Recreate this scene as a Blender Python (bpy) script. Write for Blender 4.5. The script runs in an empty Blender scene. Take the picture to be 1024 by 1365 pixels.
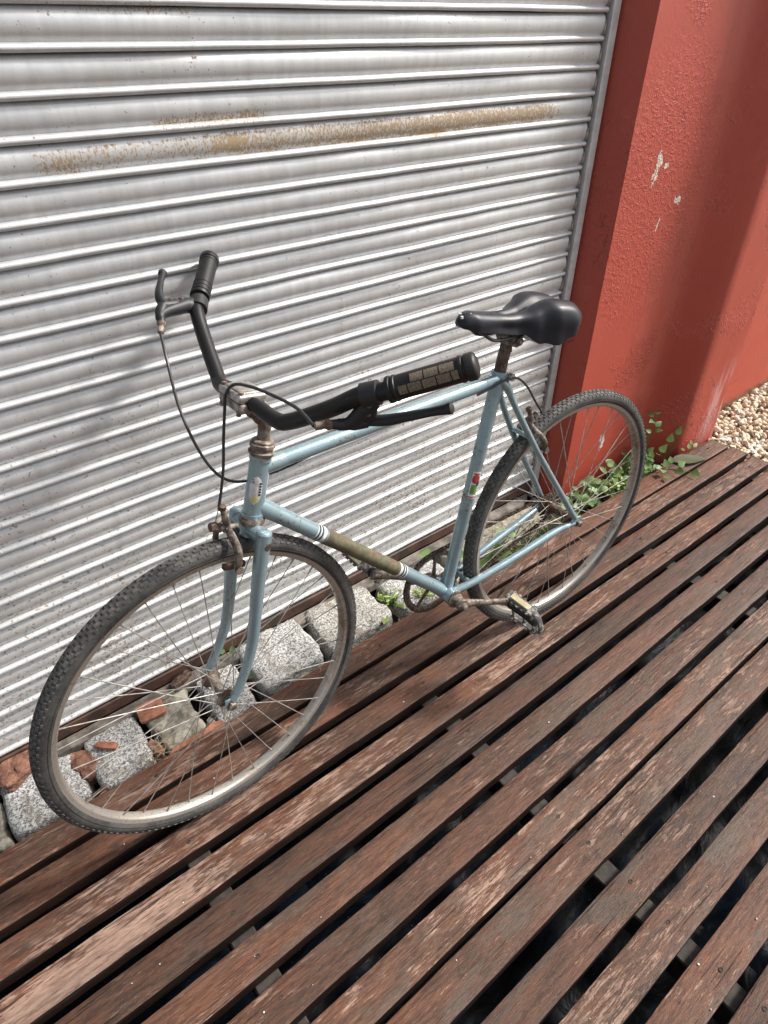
import bpy, bmesh, math, random
from mathutils import Vector, Matrix, noise, Quaternion
random.seed(7)
R = math.radians
scn = bpy.context.scene
COL = scn.collection

# ------------------------------------------------------------------ camera
cam_d = bpy.data.cameras.new('camera'); cam = bpy.data.objects.new('camera', cam_d); COL.objects.link(cam)
def cam_axes(psi, th, ro):
    f = Vector((math.sin(psi)*math.cos(th), math.cos(psi)*math.cos(th), -math.sin(th)))
    r = Vector((math.cos(psi), -math.sin(psi), 0)); u = r.cross(f)
    return r*math.cos(ro)+u*math.sin(ro), -r*math.sin(ro)+u*math.cos(ro), f
cr, cu, cf = cam_axes(0.6789531, 0.642502, 0.0055124)
m = Matrix((cr, cu, -cf)).transposed().to_4x4(); m.translation = Vector((0, 0, 1.40455))
cam.matrix_world = m
cam_d.sensor_fit = 'VERTICAL'; cam_d.sensor_height = 24; cam_d.lens = 876.949/1365*24
cam_d.clip_start = 0.02; cam_d.clip_end = 500
scn.camera = cam

# ------------------------------------------------------------------ light
sun_dir = Vector((0.74, -0.27, 0.80)).normalized()
world = bpy.data.worlds.new('World'); scn.world = world; world.use_nodes = True
wn = world.node_tree.nodes; wl = world.node_tree.links
sky = wn.new('ShaderNodeTexSky'); sky.sky_type = 'NISHITA'; sky.sun_disc = False
sky.sun_elevation = math.asin(sun_dir.z); sky.sun_rotation = math.atan2(sun_dir.x, sun_dir.y)
sky.air_density = 1.0; sky.dust_density = 4.0; sky.ozone_density = 0.6
bg = wn['Background']; bg.inputs['Strength'].default_value = 0.135
hs = wn.new('ShaderNodeHueSaturation'); hs.inputs['Saturation'].default_value = .42; wl.new(sky.outputs[0], hs.inputs['Color']); wl.new(hs.outputs[0], bg.inputs['Color'])   # thin white overcast
sd = bpy.data.lights.new('sun', 'SUN'); sd.energy = 4.3; sd.angle = R(8); sd.color = (1.0, 0.955, 0.89)
so = bpy.data.objects.new('sun', sd); COL.objects.link(so)
so.rotation_euler = sun_dir.to_track_quat('Z', 'Y').to_euler()
vs = scn.view_settings; scn.display_settings.display_device = 'sRGB'
vs.view_transform = 'Standard'; vs.look = 'None'; vs.gamma = 1; vs.use_curve_mapping = False; vs.exposure = 0.5

# ------------------------------------------------------------------ materials
class NT:
    def __init__(s, name):
        s.m = bpy.data.materials.new(name); s.m.use_nodes = True
        s.n = s.m.node_tree.nodes; s.l = s.m.node_tree.links; s.b = s.n['Principled BSDF']
        s.tc = s.n.new('ShaderNodeTexCoord'); s.out = s.n['Material Output']
    def set(s, **k):
        for a, v in k.items():
            i = s.b.inputs[{'base': 'Base Color', 'rough': 'Roughness', 'metal': 'Metallic', 'spec': 'Specular IOR Level', 'coat': 'Coat Weight', 'coatr': 'Coat Roughness', 'bump': 'Normal', 'sss': 'Subsurface Weight', 'trans': 'Transmission Weight', 'sheen': 'Sheen Weight'}[a]]
            if isinstance(v, bpy.types.NodeSocket): s.l.new(v, i)
            else: i.default_value = (v+(1,) if isinstance(v, tuple) and len(v) == 3 else v)
        return s
    def inp(s, sock, v):
        if isinstance(v, bpy.types.NodeSocket): s.l.new(v, sock)
        elif v is not None: sock.default_value = (v+(1,) if isinstance(v, tuple) and len(v) == 3 and len(sock.default_value) == 4 else v)
    def map(s, scale=(1, 1, 1), rot=(0, 0, 0), src='Object', off=None):
        mp = s.n.new('ShaderNodeMapping'); mp.inputs['Scale'].default_value = scale; mp.inputs['Rotation'].default_value = rot
        s.l.new(s.tc.outputs[src] if isinstance(src, str) else src, mp.inputs['Vector'])
        if off is not None: s.inp(mp.inputs['Location'], off)
        return mp.outputs[0]
    def geo(s): return s.n.new('ShaderNodeNewGeometry').outputs['Position']
    def noise(s, vec, scale, detail=4, rough=.6, dist=0, out='Fac'):
        x = s.n.new('ShaderNodeTexNoise'); s.l.new(vec, x.inputs['Vector'])
        x.inputs['Scale'].default_value = scale; x.inputs['Detail'].default_value = detail; x.inputs['Roughness'].default_value = rough; x.inputs['Distortion'].default_value = dist
        return x.outputs[out]
    def vor(s, vec, scale, out='Distance', feat='F1', rand=1):
        x = s.n.new('ShaderNodeTexVoronoi'); x.feature = feat; s.l.new(vec, x.inputs['Vector']); x.inputs['Scale'].default_value = scale; x.inputs['Randomness'].default_value = rand
        return x.outputs[out]
    def ramp(s, fac, stops, interp='LINEAR'):
        x = s.n.new('ShaderNodeValToRGB'); s.l.new(fac, x.inputs[0]); e = x.color_ramp; e.interpolation = interp
        while len(e.elements) > 1: e.elements.remove(e.elements[-1])
        for i, (p, c) in enumerate(stops):
            if not isinstance(c, tuple): c = (c, c, c)
            el = e.elements[0] if i == 0 else e.elements.new(p)
            el.position = p; el.color = c+(1,)
        return x.outputs[0]
    def mix(s, fac, a, b, mode='MIX'):
        x = s.n.new('ShaderNodeMix'); x.data_type = 'RGBA'; x.blend_type = mode
        s.inp(x.inputs[0], fac); s.inp(x.inputs[6], a); s.inp(x.inputs[7], b); return x.outputs[2]
    def math(s, op, a, b=None, c=None, clamp=False):
        x = s.n.new('ShaderNodeMath'); x.operation = op; x.use_clamp = clamp
        for i, v in enumerate((a, b, c)):
            if v is not None: s.inp(x.inputs[i], v)
        return x.outputs[0]
    def sep(s, v):
        x = s.n.new('ShaderNodeSeparateXYZ'); s.l.new(v, x.inputs[0]); return x.outputs
    def rnd(s): return s.n.new('ShaderNodeObjectInfo').outputs['Random']
    def bump(s, h, strength=.5, dist=.002, prev=None):
        x = s.n.new('ShaderNodeBump'); s.l.new(h, x.inputs['Height']); x.inputs['Strength'].default_value = strength; x.inputs['Distance'].default_value = dist
        if prev is not None: s.l.new(prev, x.inputs['Normal'])
        return x.outputs[0]
    def sstep(s, v, a, b):
        x = s.n.new('ShaderNodeMapRange'); x.interpolation_type = 'SMOOTHSTEP'; s.inp(x.inputs[0], v)
        x.inputs[1].default_value = a; x.inputs[2].default_value = b; return x.outputs[0]
    def dist(s, vec, p, scale=(1, 1, 1)):
        a = s.n.new('ShaderNodeVectorMath'); a.operation = 'SUBTRACT'; s.l.new(vec, a.inputs[0]); a.inputs[1].default_value = p
        b = s.n.new('ShaderNodeVectorMath'); b.operation = 'MULTIPLY'; s.l.new(a.outputs[0], b.inputs[0]); b.inputs[1].default_value = scale
        c = s.n.new('ShaderNodeVectorMath'); c.operation = 'LENGTH'; s.l.new(b.outputs[0], c.inputs[0]); return c.outputs['Value']

def mat_wood():
    t = NT('weathered_red_brown_wood'); rn = t.rnd()
    off = t.n.new('ShaderNodeCombineXYZ'); t.l.new(t.math('MULTIPLY', rn, 37.0), off.inputs[0]); t.l.new(t.math('MULTIPLY', rn, 91.0), off.inputs[1]); t.l.new(t.math('MULTIPLY', rn, 13.0), off.inputs[2])
    v = t.map((1, 1, 1), off=off.outputs[0]); vs_ = t.map((0.9, 9, 9), off=off.outputs[0])
    fib = t.noise(t.map((15, 190, 130), off=off.outputs[0]), 2.6, 5, .7, .25)
    grain = t.noise(t.map((5, 48, 40), off=off.outputs[0]), 3.0, 8, .72, .5)
    big = t.noise(t.map((1.4, 5, 5), off=off.outputs[0]), 2.0, 4, .6, .2)
    patch = t.noise(t.map((8, 30, 30), off=off.outputs[0]), 2.2, 10, .74, .3)
    zone = t.noise(t.map((1.5, 3, 3), off=off.outputs[0]), 1.6, 3, .6, .3)
    P = t.geo(); front = t.sstep(t.sep(P)[1], .85, .25)      # boards near the shutter kept more of their red stain
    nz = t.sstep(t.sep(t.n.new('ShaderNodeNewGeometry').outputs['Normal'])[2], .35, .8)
    red = t.mix(t.sstep(big, .35, .65), (.044, .020, .012), (.145, .046, .021))
    red = t.mix(t.math('MULTIPLY', t.sstep(grain, .36, .62), .85), t.mix(.65, red, (.022, .014, .010)), t.mix(.45, red, (.175, .085, .048)))
    w = t.math('ADD', t.math('MULTIPLY', patch, .42), t.math('ADD', t.math('MULTIPLY', grain, .22), t.math('MULTIPLY', fib, .36)))
    w = t.math('ADD', w, t.math('ADD', t.math('MULTIPLY', t.math('SUBTRACT', rn, .5), .075), t.math('MULTIPLY', t.math('SUBTRACT', zone, .5), .40)))
    w = t.math('ADD', w, t.math('SUBTRACT', t.math('MULTIPLY', front, .035), .022))
    wear = t.math('MULTIPLY', t.sstep(w, .524, .560), nz)
    pale = t.mix(t.sstep(grain, .35, .65), (.165, .098, .074), (.37, .255, .200))
    c = t.mix(t.math('MULTIPLY', wear, .74), red, pale)
    film = t.math('MULTIPLY', t.sstep(t.noise(t.map((1.8, 6, 6), off=off.outputs[0]), 2.1, 6, .65, .8), .50, .60), nz)
    c = t.mix(t.math('MULTIPLY', film, t.math('ADD', .24, t.math('MULTIPLY', front, .32))), c, t.mix(fib, (.044, .034, .027), (.135, .105, .082)))
    crack = t.math('MULTIPLY', t.sstep(t.noise(t.map((1.4, 75, 60), off=off.outputs[0]), 3.0, 3, .5, .4), .625, .675), t.sstep(zone, .40, .60))
    c = t.mix(t.math('MULTIPLY', crack, .8), c, (.014, .009, .008))
    edge = t.sstep(t.noise(t.map((6, 14, 14), off=off.outputs[0]), 2.2, 6, .7), .58, .66); c = t.mix(t.math('MULTIPLY', t.math('MULTIPLY', edge, nz), .55), c, (.020, .013, .010))
    knot = t.sstep(t.vor(t.map((1, 2.4, 2.4), off=off.outputs[0]), 2.1), .075, .02)
    c = t.mix(t.math('MULTIPLY', knot, .7), c, (.020, .011, .009))
    mic = t.noise(t.map((34, 420, 300), off=off.outputs[0]), 2.0, 3, .6); c = t.mix(t.math('MULTIPLY', t.sstep(mic, .50, .64), .45), c, t.mix(.55, c, (.012, .008, .006))); c = t.mix(t.math('MULTIPLY', t.sstep(mic, .44, .34), .22), c, t.mix(.5, c, (.5, .4, .32)))
    c = t.mix(t.math('SUBTRACT', 1, nz), c, t.mix(.88, c, (.008, .005, .0045)))  # board sides mixed near-black: the shade of the gaps is put into the colour
    hsv = t.n.new('ShaderNodeHueSaturation'); t.l.new(c, hsv.inputs['Color']); hsv.inputs['Saturation'].default_value = 1.0
    t.l.new(t.math('ADD', .66, t.math('MULTIPLY', t.math('FRACT', t.math('MULTIPLY', rn, 7.31)), .58)), hsv.inputs['Value'])
    h = t.math('ADD', t.math('MULTIPLY', fib, .6), t.math('MULTIPLY', grain, .6)); h = t.math('SUBTRACT', h, t.math('MULTIPLY', crack, 1.0)); h = t.math('SUBTRACT', h, t.math('MULTIPLY', wear, .25))
    rough = t.math('ADD', .50, t.math('MULTIPLY', wear, .3))
    t.set(base=hsv.outputs[0], rough=rough, spec=.3, bump=t.bump(h, .8, .003)); return t.m
def mat_shutter():
    t = NT('galvanised_shutter_steel'); P = t.geo(); z = t.sep(P)[2]; x = t.sep(P)[0]
    streak = t.noise(t.map((60, 60, 9), src=P), 1.0, 5, .7); fine = t.noise(P, 260, 3, .6); cloud = t.noise(P, 3.2, 5, .6)
    low = t.sstep(z, 1.15, .0)
    c = t.mix(streak, (.42, .425, .43), (.66, .665, .67))
    c = t.mix(t.math('MULTIPLY', low, .5), c, (.76, .755, .74))
    c = t.mix(t.math('MULTIPLY', t.sstep(cloud, .5, .7), .25), c, (.42, .40, .37))
    # dirt specks, more of them near the ground
    dn = t.noise(t.map((1, 1, 1.2), src=P), 120, 4, .62); cl = t.noise(P, 7, 3, .6)
    thr = t.math('ADD', dn, t.math('ADD', t.math('ADD', .026, t.math('MULTIPLY', low, .115)), t.math('MULTIPLY', t.math('SUBTRACT', cl, .5), .24)))
    sp = t.sstep(thr, .70, .745)
    grime = t.math('MULTIPLY', t.sstep(t.noise(t.map((22, 22, 3), src=P), 1, 5, .7), .54, .72), t.math('ADD', .10, t.math('MULTIPLY', low, .30)))
    c = t.mix(grime, c, (.30, .28, .25))
    spc = t.mix(t.noise(P, 30, 2), (.13, .075, .045), (.22, .19, .15))
    c = t.mix(t.math('MULTIPLY', sp, .85), c, spc)
    # one rusty band across the upper slats
    def box(v, a, b, s): return t.math('MULTIPLY', t.sstep(v, a-s, a+s), t.sstep(v, b+s, b-s))
    dots = t.noise(t.map((1, 1, .55), src=P), 270, 3, .7); lump = t.noise(t.map((1, 1, 4), src=P), 6.5, 4, .6)
    dens = t.math('ADD', t.math('MULTIPLY', box(x, .62, 1.56, .05), .125), t.math('MULTIPLY', box(x, .29, .66, .03), .09))
    dens = t.math('ADD', dens, t.math('MULTIPLY', box(x, 1.05, 1.58, .2), .05)); wob = t.math('MULTIPLY', t.math('SUBTRACT', lump, .5), .03); dens = t.math('MULTIPLY', dens, box(t.math('ADD', z, wob), 1.201, 1.238, .007))
    d2 = t.math('MULTIPLY', t.math('MULTIPLY', box(x, .50, .72, .04), .11), box(z, 1.252, 1.272, .008))
    d3 = t.math('MULTIPLY', t.math('MULTIPLY', box(x, .35, .62, .1), .07), box(z, 1.408, 1.424, .006))
    dens = t.math('ADD', dens, t.math('ADD', d2, d3))
    rr = t.math('ADD', t.math('ADD', t.math('MULTIPLY', dots, .8), t.math('MULTIPLY', lump, .2)), dens)
    rust = t.math('MULTIPLY', t.sstep(rr, .575, .665), t.sstep(dens, .02, .06))
    c = t.mix(t.math('MULTIPLY', rust, .9), c, t.mix(dots, (.17, .085, .032), (.36, .23, .105)))
    bl = t.math('MULTIPLY', t.sstep(dens, .05, .16), .22); c = t.mix(bl, c, (.50, .42, .28))
    dirty = t.math('MAXIMUM', rust, sp)
    t.set(base=c, metal=t.math('MULTIPLY', t.math('SUBTRACT', 1, dirty), .48), rough=t.math('ADD', t.math('ADD', .36, t.math('MULTIPLY', streak, .16)), t.math('MULTIPLY', dirty, .3)),
          bump=t.bump(t.math('ADD', t.math('MULTIPLY', fine, .5), t.math('MULTIPLY', streak, .8)), .22, .001)); return t.m
def mat_redwall():
    t = NT('thick_red_paint'); P = t.geo(); 
    n1 = t.noise(P, 2.2, 5, .6); n2 = t.noise(P, 55, 5, .6); n3 = t.noise(P, 420, 2, .5)
    c = t.mix(n1, (.36, .052, .032), (.46, .074, .048)); c = t.mix(t.sstep(n2, .45, .75), c, (.36, .062, .04))
    st = t.noise(t.map((1, 1, .35), src=P), 4.5, 5, .65); c = t.mix(t.math('MULTIPLY', t.sstep(st, .52, .70), .45), c, (.27, .048, .034)); c = t.mix(t.math('MULTIPLY', t.sstep(t.noise(P, 9, 5, .7), .56, .70), .25), c, (.50, .12, .085))
    # peeling ridges in patches
    pm = t.sstep(t.noise(P, 3.4, 3, .6), .54, .66)
    pm = t.math('MAXIMUM', pm, t.math('MULTIPLY', t.sstep(t.dist(P, (1.98, 1.155, .98), (1, 1, .75)), .36, .10), 1.0))
    vv = t.n.new('ShaderNodeVectorMath'); vv.operation = 'ADD'; t.l.new(P, vv.inputs[0])
    dn = t.n.new('ShaderNodeVectorMath'); dn.operation = 'SCALE'; t.l.new(t.noise(P, 24, 4, .6, out='Color'), dn.inputs[0]); dn.inputs['Scale'].default_value = .06; t.l.new(dn.outputs[0], vv.inputs[1])
    ridge = t.sstep(t.vor(vv.outputs[0], 34, feat='DISTANCE_TO_EDGE'), .10, .0)
    blob = t.noise(P, 75, 3, .6, .4)
    h = t.math('ADD', t.math('MULTIPLY', t.math('MULTIPLY', ridge, pm), .55), t.math('MULTIPLY', t.math('MULTIPLY', t.sstep(blob, .5, .62), pm), .9))
    # long cracks
    ck = t.vor(vv.outputs[0], 5.5, feat='DISTANCE_TO_EDGE'); ckm = t.math('MULTIPLY', t.sstep(ck, .014, .004), t.sstep(t.noise(P, 7, 2), .60, .66))
    h = t.math('SUBTRACT', h, t.math('MULTIPLY', ckm, 1.0)); h = t.math('ADD', h, t.math('MULTIPLY', n3, .10)); h = t.math('ADD', h, t.math('MULTIPLY', n2, .25))
    c = t.mix(t.math('MULTIPLY', ckm, .5), c, (.12, .03, .02))
    # chips down to the primer
    Pd = vv.outputs[0]; chip = None
    for p, r, s in [((1.984, 1.18, 1.115), .014, (1, .1, .8)), ((1.962, 1.18, 1.075), .006, (1, .1, .35)), ((2.02, 1.18, 1.100), .009, (1, .1, 1)), ((2.125, 1.18, .992), .014, (1, .1, 1)), ((1.975, 1.18, 1.09), .006, (1, .1, .12)), ((2.028, 1.18, .155), .013, (1.2, .1, .35)), ((2.05, 1.18, .93), .006, (1, .1, .25)), ((2.01, 1.18, .18), .010, (1.2, .1, .6))]:
        d = t.sstep(t.math('ADD', t.dist(Pd, p, s), t.math('MULTIPLY', t.math('SUBTRACT', n2, .5), r*1.6)), r, r*.8); chip = d if chip is None else t.math('MAXIMUM', chip, d)
    c = t.mix(chip, c, t.mix(t.noise(P, 60, 3), (.42, .36, .29), (.75, .70, .62))); h = t.math('SUBTRACT', h, t.math('MULTIPLY', chip, 1.2))
    # chalky pink scuff low on the end face
    pk = t.math('MULTIPLY', t.sstep(t.dist(P, (2.60, 1.04, .11), (1, 1, .55)), .16, .02), t.sstep(t.noise(t.map((30, 30, 4), src=P), 1, 5, .7), .44, .60))
    c = t.mix(t.math('MULTIPLY', pk, .75), c, (.62, .36, .34))
    # damp green base
    z = t.sep(P)[2]; moss = t.math('MULTIPLY', t.sstep(t.math('ADD', z, t.math('MULTIPLY', n2, .05)), .045, .0), t.sstep(t.sep(P)[0], 2.66, 2.72))
    c = t.mix(t.math('MULTIPLY', moss, .8), c, (.07, .065, .03))
    t.set(base=c, rough=.42, spec=.5, bump=t.bump(h, .5, .0035)); return t.m
def mat_granite(tint=(1, 1, 1), name='granite', warm=0.):
    t = NT(name); v = t.map()
    a = t.noise(v, 330, 3, .7); b = t.vor(v, 300, 'Color'); bb = t.sep(b)[0]; cl = t.noise(v, 17, 4, .6)
    s = t.math('ADD', t.math('MULTIPLY', a, .6), t.math('MULTIPLY', bb, .4))
    c = t.ramp(s, [(.28, (.09*tint[0], .09*tint[1], .092*tint[2])), (.42, (.20*tint[0], .20*tint[1], .20*tint[2])), (.52, (.42*tint[0], .415*tint[1], .40*tint[2])), (.66, (.60*tint[0], .59*tint[1], .565*tint[2]))])
    c = t.mix(t.math('MULTIPLY', t.sstep(cl, .50, .68), .5+warm), c, (.17, .14, .095))
    dirt = t.sstep(t.math('ADD', t.noise(v, 26, 5, .7), t.math('MULTIPLY', t.math('SUBTRACT', .10, t.sep(v)[2]), 2.2)), .60, .80); c = t.mix(t.math('MULTIPLY', dirt, .8), c, (.050, .042, .028))
    t.set(base=c, rough=.75, bump=t.bump(t.math('ADD', t.math('MULTIPLY', a, .7), t.noise(v, 60, 5, .7)), .9, .004)); return t.m
def mat_simple(name, c1, c2, scale=30, rough=.6, metal=0, bumps=.3, bd=.001, spec=.5, lo=.35, hi=.65, detail=5):
    t = NT(name); v = t.map(); n = t.noise(v, scale, detail, .65)
    t.set(base=t.mix(t.sstep(n, lo, hi), c1, c2), rough=rough, metal=metal, spec=spec, bump=t.bump(t.noise(v, scale*3, 4, .6), bumps, bd)); return t.m
def mat_paint():
    t = NT('worn_steel_blue_paint'); v = t.map(); n = t.noise(v, 14, 4, .6); fl = t.noise(v, 900, 1, .5)
    c = t.mix(n, (.225, .330, .375), (.310, .425, .465)); c = t.mix(t.math('MULTIPLY', t.sstep(fl, .5, .7), .2), c, (.45, .55, .62))
    d = t.noise(v, 190, 4, .7); g = t.noise(v, 16, 3, .6)
    sp = t.sstep(t.math('ADD', d, t.math('MULTIPLY', t.math('SUBTRACT', g, .5), .55)), .625, .665)
    grime = t.sstep(t.noise(v, 32, 6, .72), .50, .68); c = t.mix(t.math('MULTIPLY', grime, .45), c, (.20, .185, .15))
    c = t.mix(t.math('MULTIPLY', sp, .9), c, t.mix(g, (.07, .03, .018), (.12, .075, .05)))
    t.set(base=c, metal=t.math('MULTIPLY', t.math('SUBTRACT', 1, sp), .5), rough=t.math('ADD', .28, t.math('ADD', t.math('MULTIPLY', sp, .4), t.math('MULTIPLY', grime, .2))), coat=.3,
          bump=t.bump(t.math('SUBTRACT', t.noise(v, 60, 3), t.math('MULTIPLY', sp, 1.0)), .25, .0006)); return t.m
def mat_rust(name='rusty_steel', a=(.075, .050, .038), b=(.28, .24, .20), metal=.25, rough=.62, sc=90):
    t = NT(name); v = t.map(); n = t.noise(v, sc, 5, .7); g = t.noise(v, sc*.25, 4, .6)
    c = t.mix(t.sstep(n, .38, .64), a, b); c = t.mix(t.math('MULTIPLY', t.sstep(g, .52, .66), .7), c, (.085, .036, .020))
    t.set(base=c, metal=metal, rough=rough, bump=t.bump(n, .6, .0012)); return t.m
def mat_rim():
    t = NT('rust_spotted_chrome_rim'); v = t.map(); n = t.noise(v, 9, 5, .7); f = t.noise(v, 160, 4, .7); sx = t.sep(v)[0]
    k = t.sstep(t.math('ADD', n, t.math('MULTIPLY', f, .25)), .58, .86)
    c = t.mix(k, (.50, .475, .43), (.20, .135, .085)); c = t.mix(t.math('MULTIPLY', t.sstep(f, .58, .68), .6), c, (.10, .05, .03))
    t.set(base=c, metal=t.math('SUBTRACT', .75, t.math('MULTIPLY', k, .5)), rough=t.math('ADD', .34, t.math('MULTIPLY', k, .25)), bump=t.bump(f, .3, .0006)); return t.m
def mat_tyre():
    t = NT('dusty_black_rubber'); v = t.map(); n = t.noise(v, 18, 5, .7); f = t.noise(v, 190, 4, .7)
    c = t.mix(t.sstep(n, .35, .7), (.030, .030, .030), (.080, .077, .072)); c = t.mix(t.math('MULTIPLY', t.sstep(f, .5, .66), .5), c, (.12, .11, .098))
    t.set(base=c, rough=.72, spec=.4, bump=t.bump(f, .4, .0008)); return t.m
def mat_black(name, base=(.006, .006, .0065), rough=.36, wear=.70, wc=(.16, .14, .125), sc=120):
    t = NT(name); v = t.map(); f = t.noise(v, sc, 4, .7); n = t.noise(v, 22, 4, .6)
    k = t.sstep(t.math('ADD', f, t.math('MULTIPLY', t.math('SUBTRACT', n, .5), .25)), wear, wear+.05)
    c = t.mix(n, base, tuple(x*1.9 for x in base)); c = t.mix(t.math('MULTIPLY', k, .8), c, wc)
    t.set(base=c, rough=t.math('ADD', rough, t.math('MULTIPLY', n, .15)), spec=.36, bump=t.bump(f, .25, .0006)); return t.m
def mat_leaf(name, a, b, sc=40):
    t = NT(name); v = t.map(); rn = t.rnd(); n = t.noise(t.geo(), sc, 3)
    c = t.mix(n, a, b)
    t.set(base=c, rough=.45, spec=.35, bump=t.bump(t.noise(v, 120, 3), .3, .0006)); t.b.inputs['Transmission Weight'].default_value = 0
    tr = t.n.new('ShaderNodeBsdfTranslucent'); t.l.new(c, tr.inputs['Color']); ms = t.n.new('ShaderNodeMixShader'); ms.inputs[0].default_value = .3
    t.l.new(t.b.outputs[0], ms.inputs[1]); t.l.new(tr.outputs[0], ms.inputs[2]); t.l.new(ms.outputs[0], t.out.inputs['Surface']); return t.m
def mat_film():
    t = NT('wet_black_plastic_film'); P = t.geo(); n = t.noise(t.map((1, 2, 1), src=P), 6, 6, .65, .8)
    c = t.mix(t.sstep(n, .42, .65), (.002, .0028, .004), (.010, .018, .030)); dr = t.sstep(t.noise(P, 130, 2), .70, .74); c = t.mix(t.math('MULTIPLY', dr, .4), c, (.2, .2, .2))  # blue patches in the base colour stand in for sky glints on the sheet
    t.set(base=c, rough=.42, spec=.14, bump=t.bump(t.noise(t.map((1, 1.8, 1), src=P), 7, 4, .55, .6), .5, .02)); return t.m
def mat_camo():
    t = NT('mossy_olive_tube_wrap'); v = t.map(); n = t.noise(v, 38, 5, .7); f = t.noise(v, 200, 4, .7); g = t.noise(v, 60, 3)
    c = t.mix(t.sstep(n, .4, .6), (.075, .072, .040), (.125, .115, .07)); c = t.mix(t.sstep(g, .55, .65), c, (.115, .058, .034)); c = t.mix(t.math('MULTIPLY', t.sstep(f, .55, .65), .5), c, (.05, .045, .03))
    t.set(base=c, rough=.6, bump=t.bump(f, .3, .0006)); return t.m
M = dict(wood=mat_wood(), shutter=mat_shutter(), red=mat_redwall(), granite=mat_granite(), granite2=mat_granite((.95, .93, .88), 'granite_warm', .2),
         concrete=mat_simple('weathered_concrete', (.16, .145, .11), (.38, .355, .29), 45, .85, 0, .8, .003), paint=mat_paint(),
         rust=mat_rust(), rustd=mat_rust('dark_rusty_steel', (.045, .028, .020), (.16, .11, .08), .3, .6), rim=mat_rim(), tyre=mat_tyre(), tread=mat_simple('dusty_tread_rubber', (.038, .037, .035), (.105, .100, .092), 60, .8, 0, .3),
         spoke=mat_simple('dull_spoke_steel', (.20, .185, .17), (.42, .40, .37), 40, .55, .5, .1), black=mat_black('chipped_black_bar_paint'),
         rubber=mat_black('black_grip_rubber', (.007, .007, .007), .42, .75, (.1, .09, .08)), plastic=mat_black('black_lever_plastic', (.013, .0135, .015), .42, .72, (.13, .12, .11)),
         vinyl=mat_black('black_saddle_vinyl', (.008, .009, .013), .36, .80, (.30, .30, .30), 200), tan=mat_simple('worn_tan_grip_pads', (.10, .078, .055), (.21, .165, .115), 420, .8, 0, .9, .001),
         alloy=mat_simple('scratched_alloy', (.34, .32, .30), (.56, .54, .51), 60, .36, .8, .3), alloyd=mat_simple('dirty_alloy', (.20, .17, .145), (.44, .40, .36), 70, .5, .55, .5),
         cable=mat_black('black_cable_housing', (.02, .02, .02), .35, .9), frame=mat_simple('chalky_white_guide_paint', (.44, .43, .42), (.56, .55, .54), 30, .55, 0, .3),
         darkwood=mat_simple('dark_reddish_rail', (.030, .016, .012), (.085, .040, .026), 25, .6, 0, .6, .002), sill=mat_simple('grey_weathered_sill', (.060, .050, .042), (.19, .165, .14), 22, .7, 0, .6, .002),
         brick=mat_simple('orange_terracotta', (.20, .080, .048), (.38, .165, .10), 40, .85, 0, .6, .002), dbrick=mat_simple('dark_broken_brick', (.10, .045, .030), (.24, .115, .075), 40, .9, 0, .9, .004),
         soil=mat_simple('dark_soil', (.010, .008, .006), (.050, .038, .026), 60, .95, 0, 1., .01), film=mat_film(), camo=mat_camo(),
         cream=mat_simple('yellowed_reflector', (.50, .44, .26), (.66, .60, .40), 60, .3, 0, .2), white=mat_simple('dirty_white', (.48, .47, .45), (.74, .73, .70), 60, .5, 0, .1),
         inkred=mat_simple('decal_red', (.30, .035, .03), (.40, .06, .045), 60, .4), inkgreen=mat_simple('decal_green', (.10, .20, .06), (.17, .30, .10), 60, .4), ink=mat_simple('decal_black', (.015, .015, .016), (.04, .04, .04), 60, .4),
         yellow=mat_simple('decal_yellow', (.5, .46, .18), (.6, .56, .3), 60, .4), leaf=mat_leaf('bright_green_leaf', (.055, .12, .030), (.26, .38, .14), 26), leafd=mat_leaf('dull_green_leaf', (.06, .12, .035), (.13, .21, .07)), leafy=mat_leaf('yellow_green_leaf', (.20, .30, .05), (.33, .43, .12)),
         dry=mat_leaf('dry_grey_green_leaf', (.07, .085, .05), (.13, .14, .085)), straw=mat_simple('dry_straw', (.16, .115, .07), (.32, .25, .16), 50, .8), blue=mat_simple('blue_cap', (.05, .12, .40), (.10, .2, .55), 50, .35),
         gravelbed=mat_simple('sand_bed', (.16, .13, .095), (.30, .25, .18), 40, .95), ground=mat_simple('bare_ground', (.10, .085, .07), (.20, .175, .145), 2, .95))
def mat_gravel():
    t = NT('cream_gravel'); P = t.geo(); n = t.sep(t.vor(P, 42, 'Color')); 
    c = t.ramp(n[0], [(0, (.34, .25, .15)), (.3, (.52, .42, .29)), (.6, (.68, .60, .47)), (.85, (.74, .69, .60)), (1, (.30, .27, .23))]); t.set(base=c, rough=.7, bump=t.bump(t.noise(P, 150, 4), .4, .002)); return t.m
M['gravel'] = mat_gravel(); M['joist'] = mat_simple('dark_joist_wood', (.014, .011, .009), (.042, .033, .027), 30, .8, 0, .6, .002)

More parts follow.
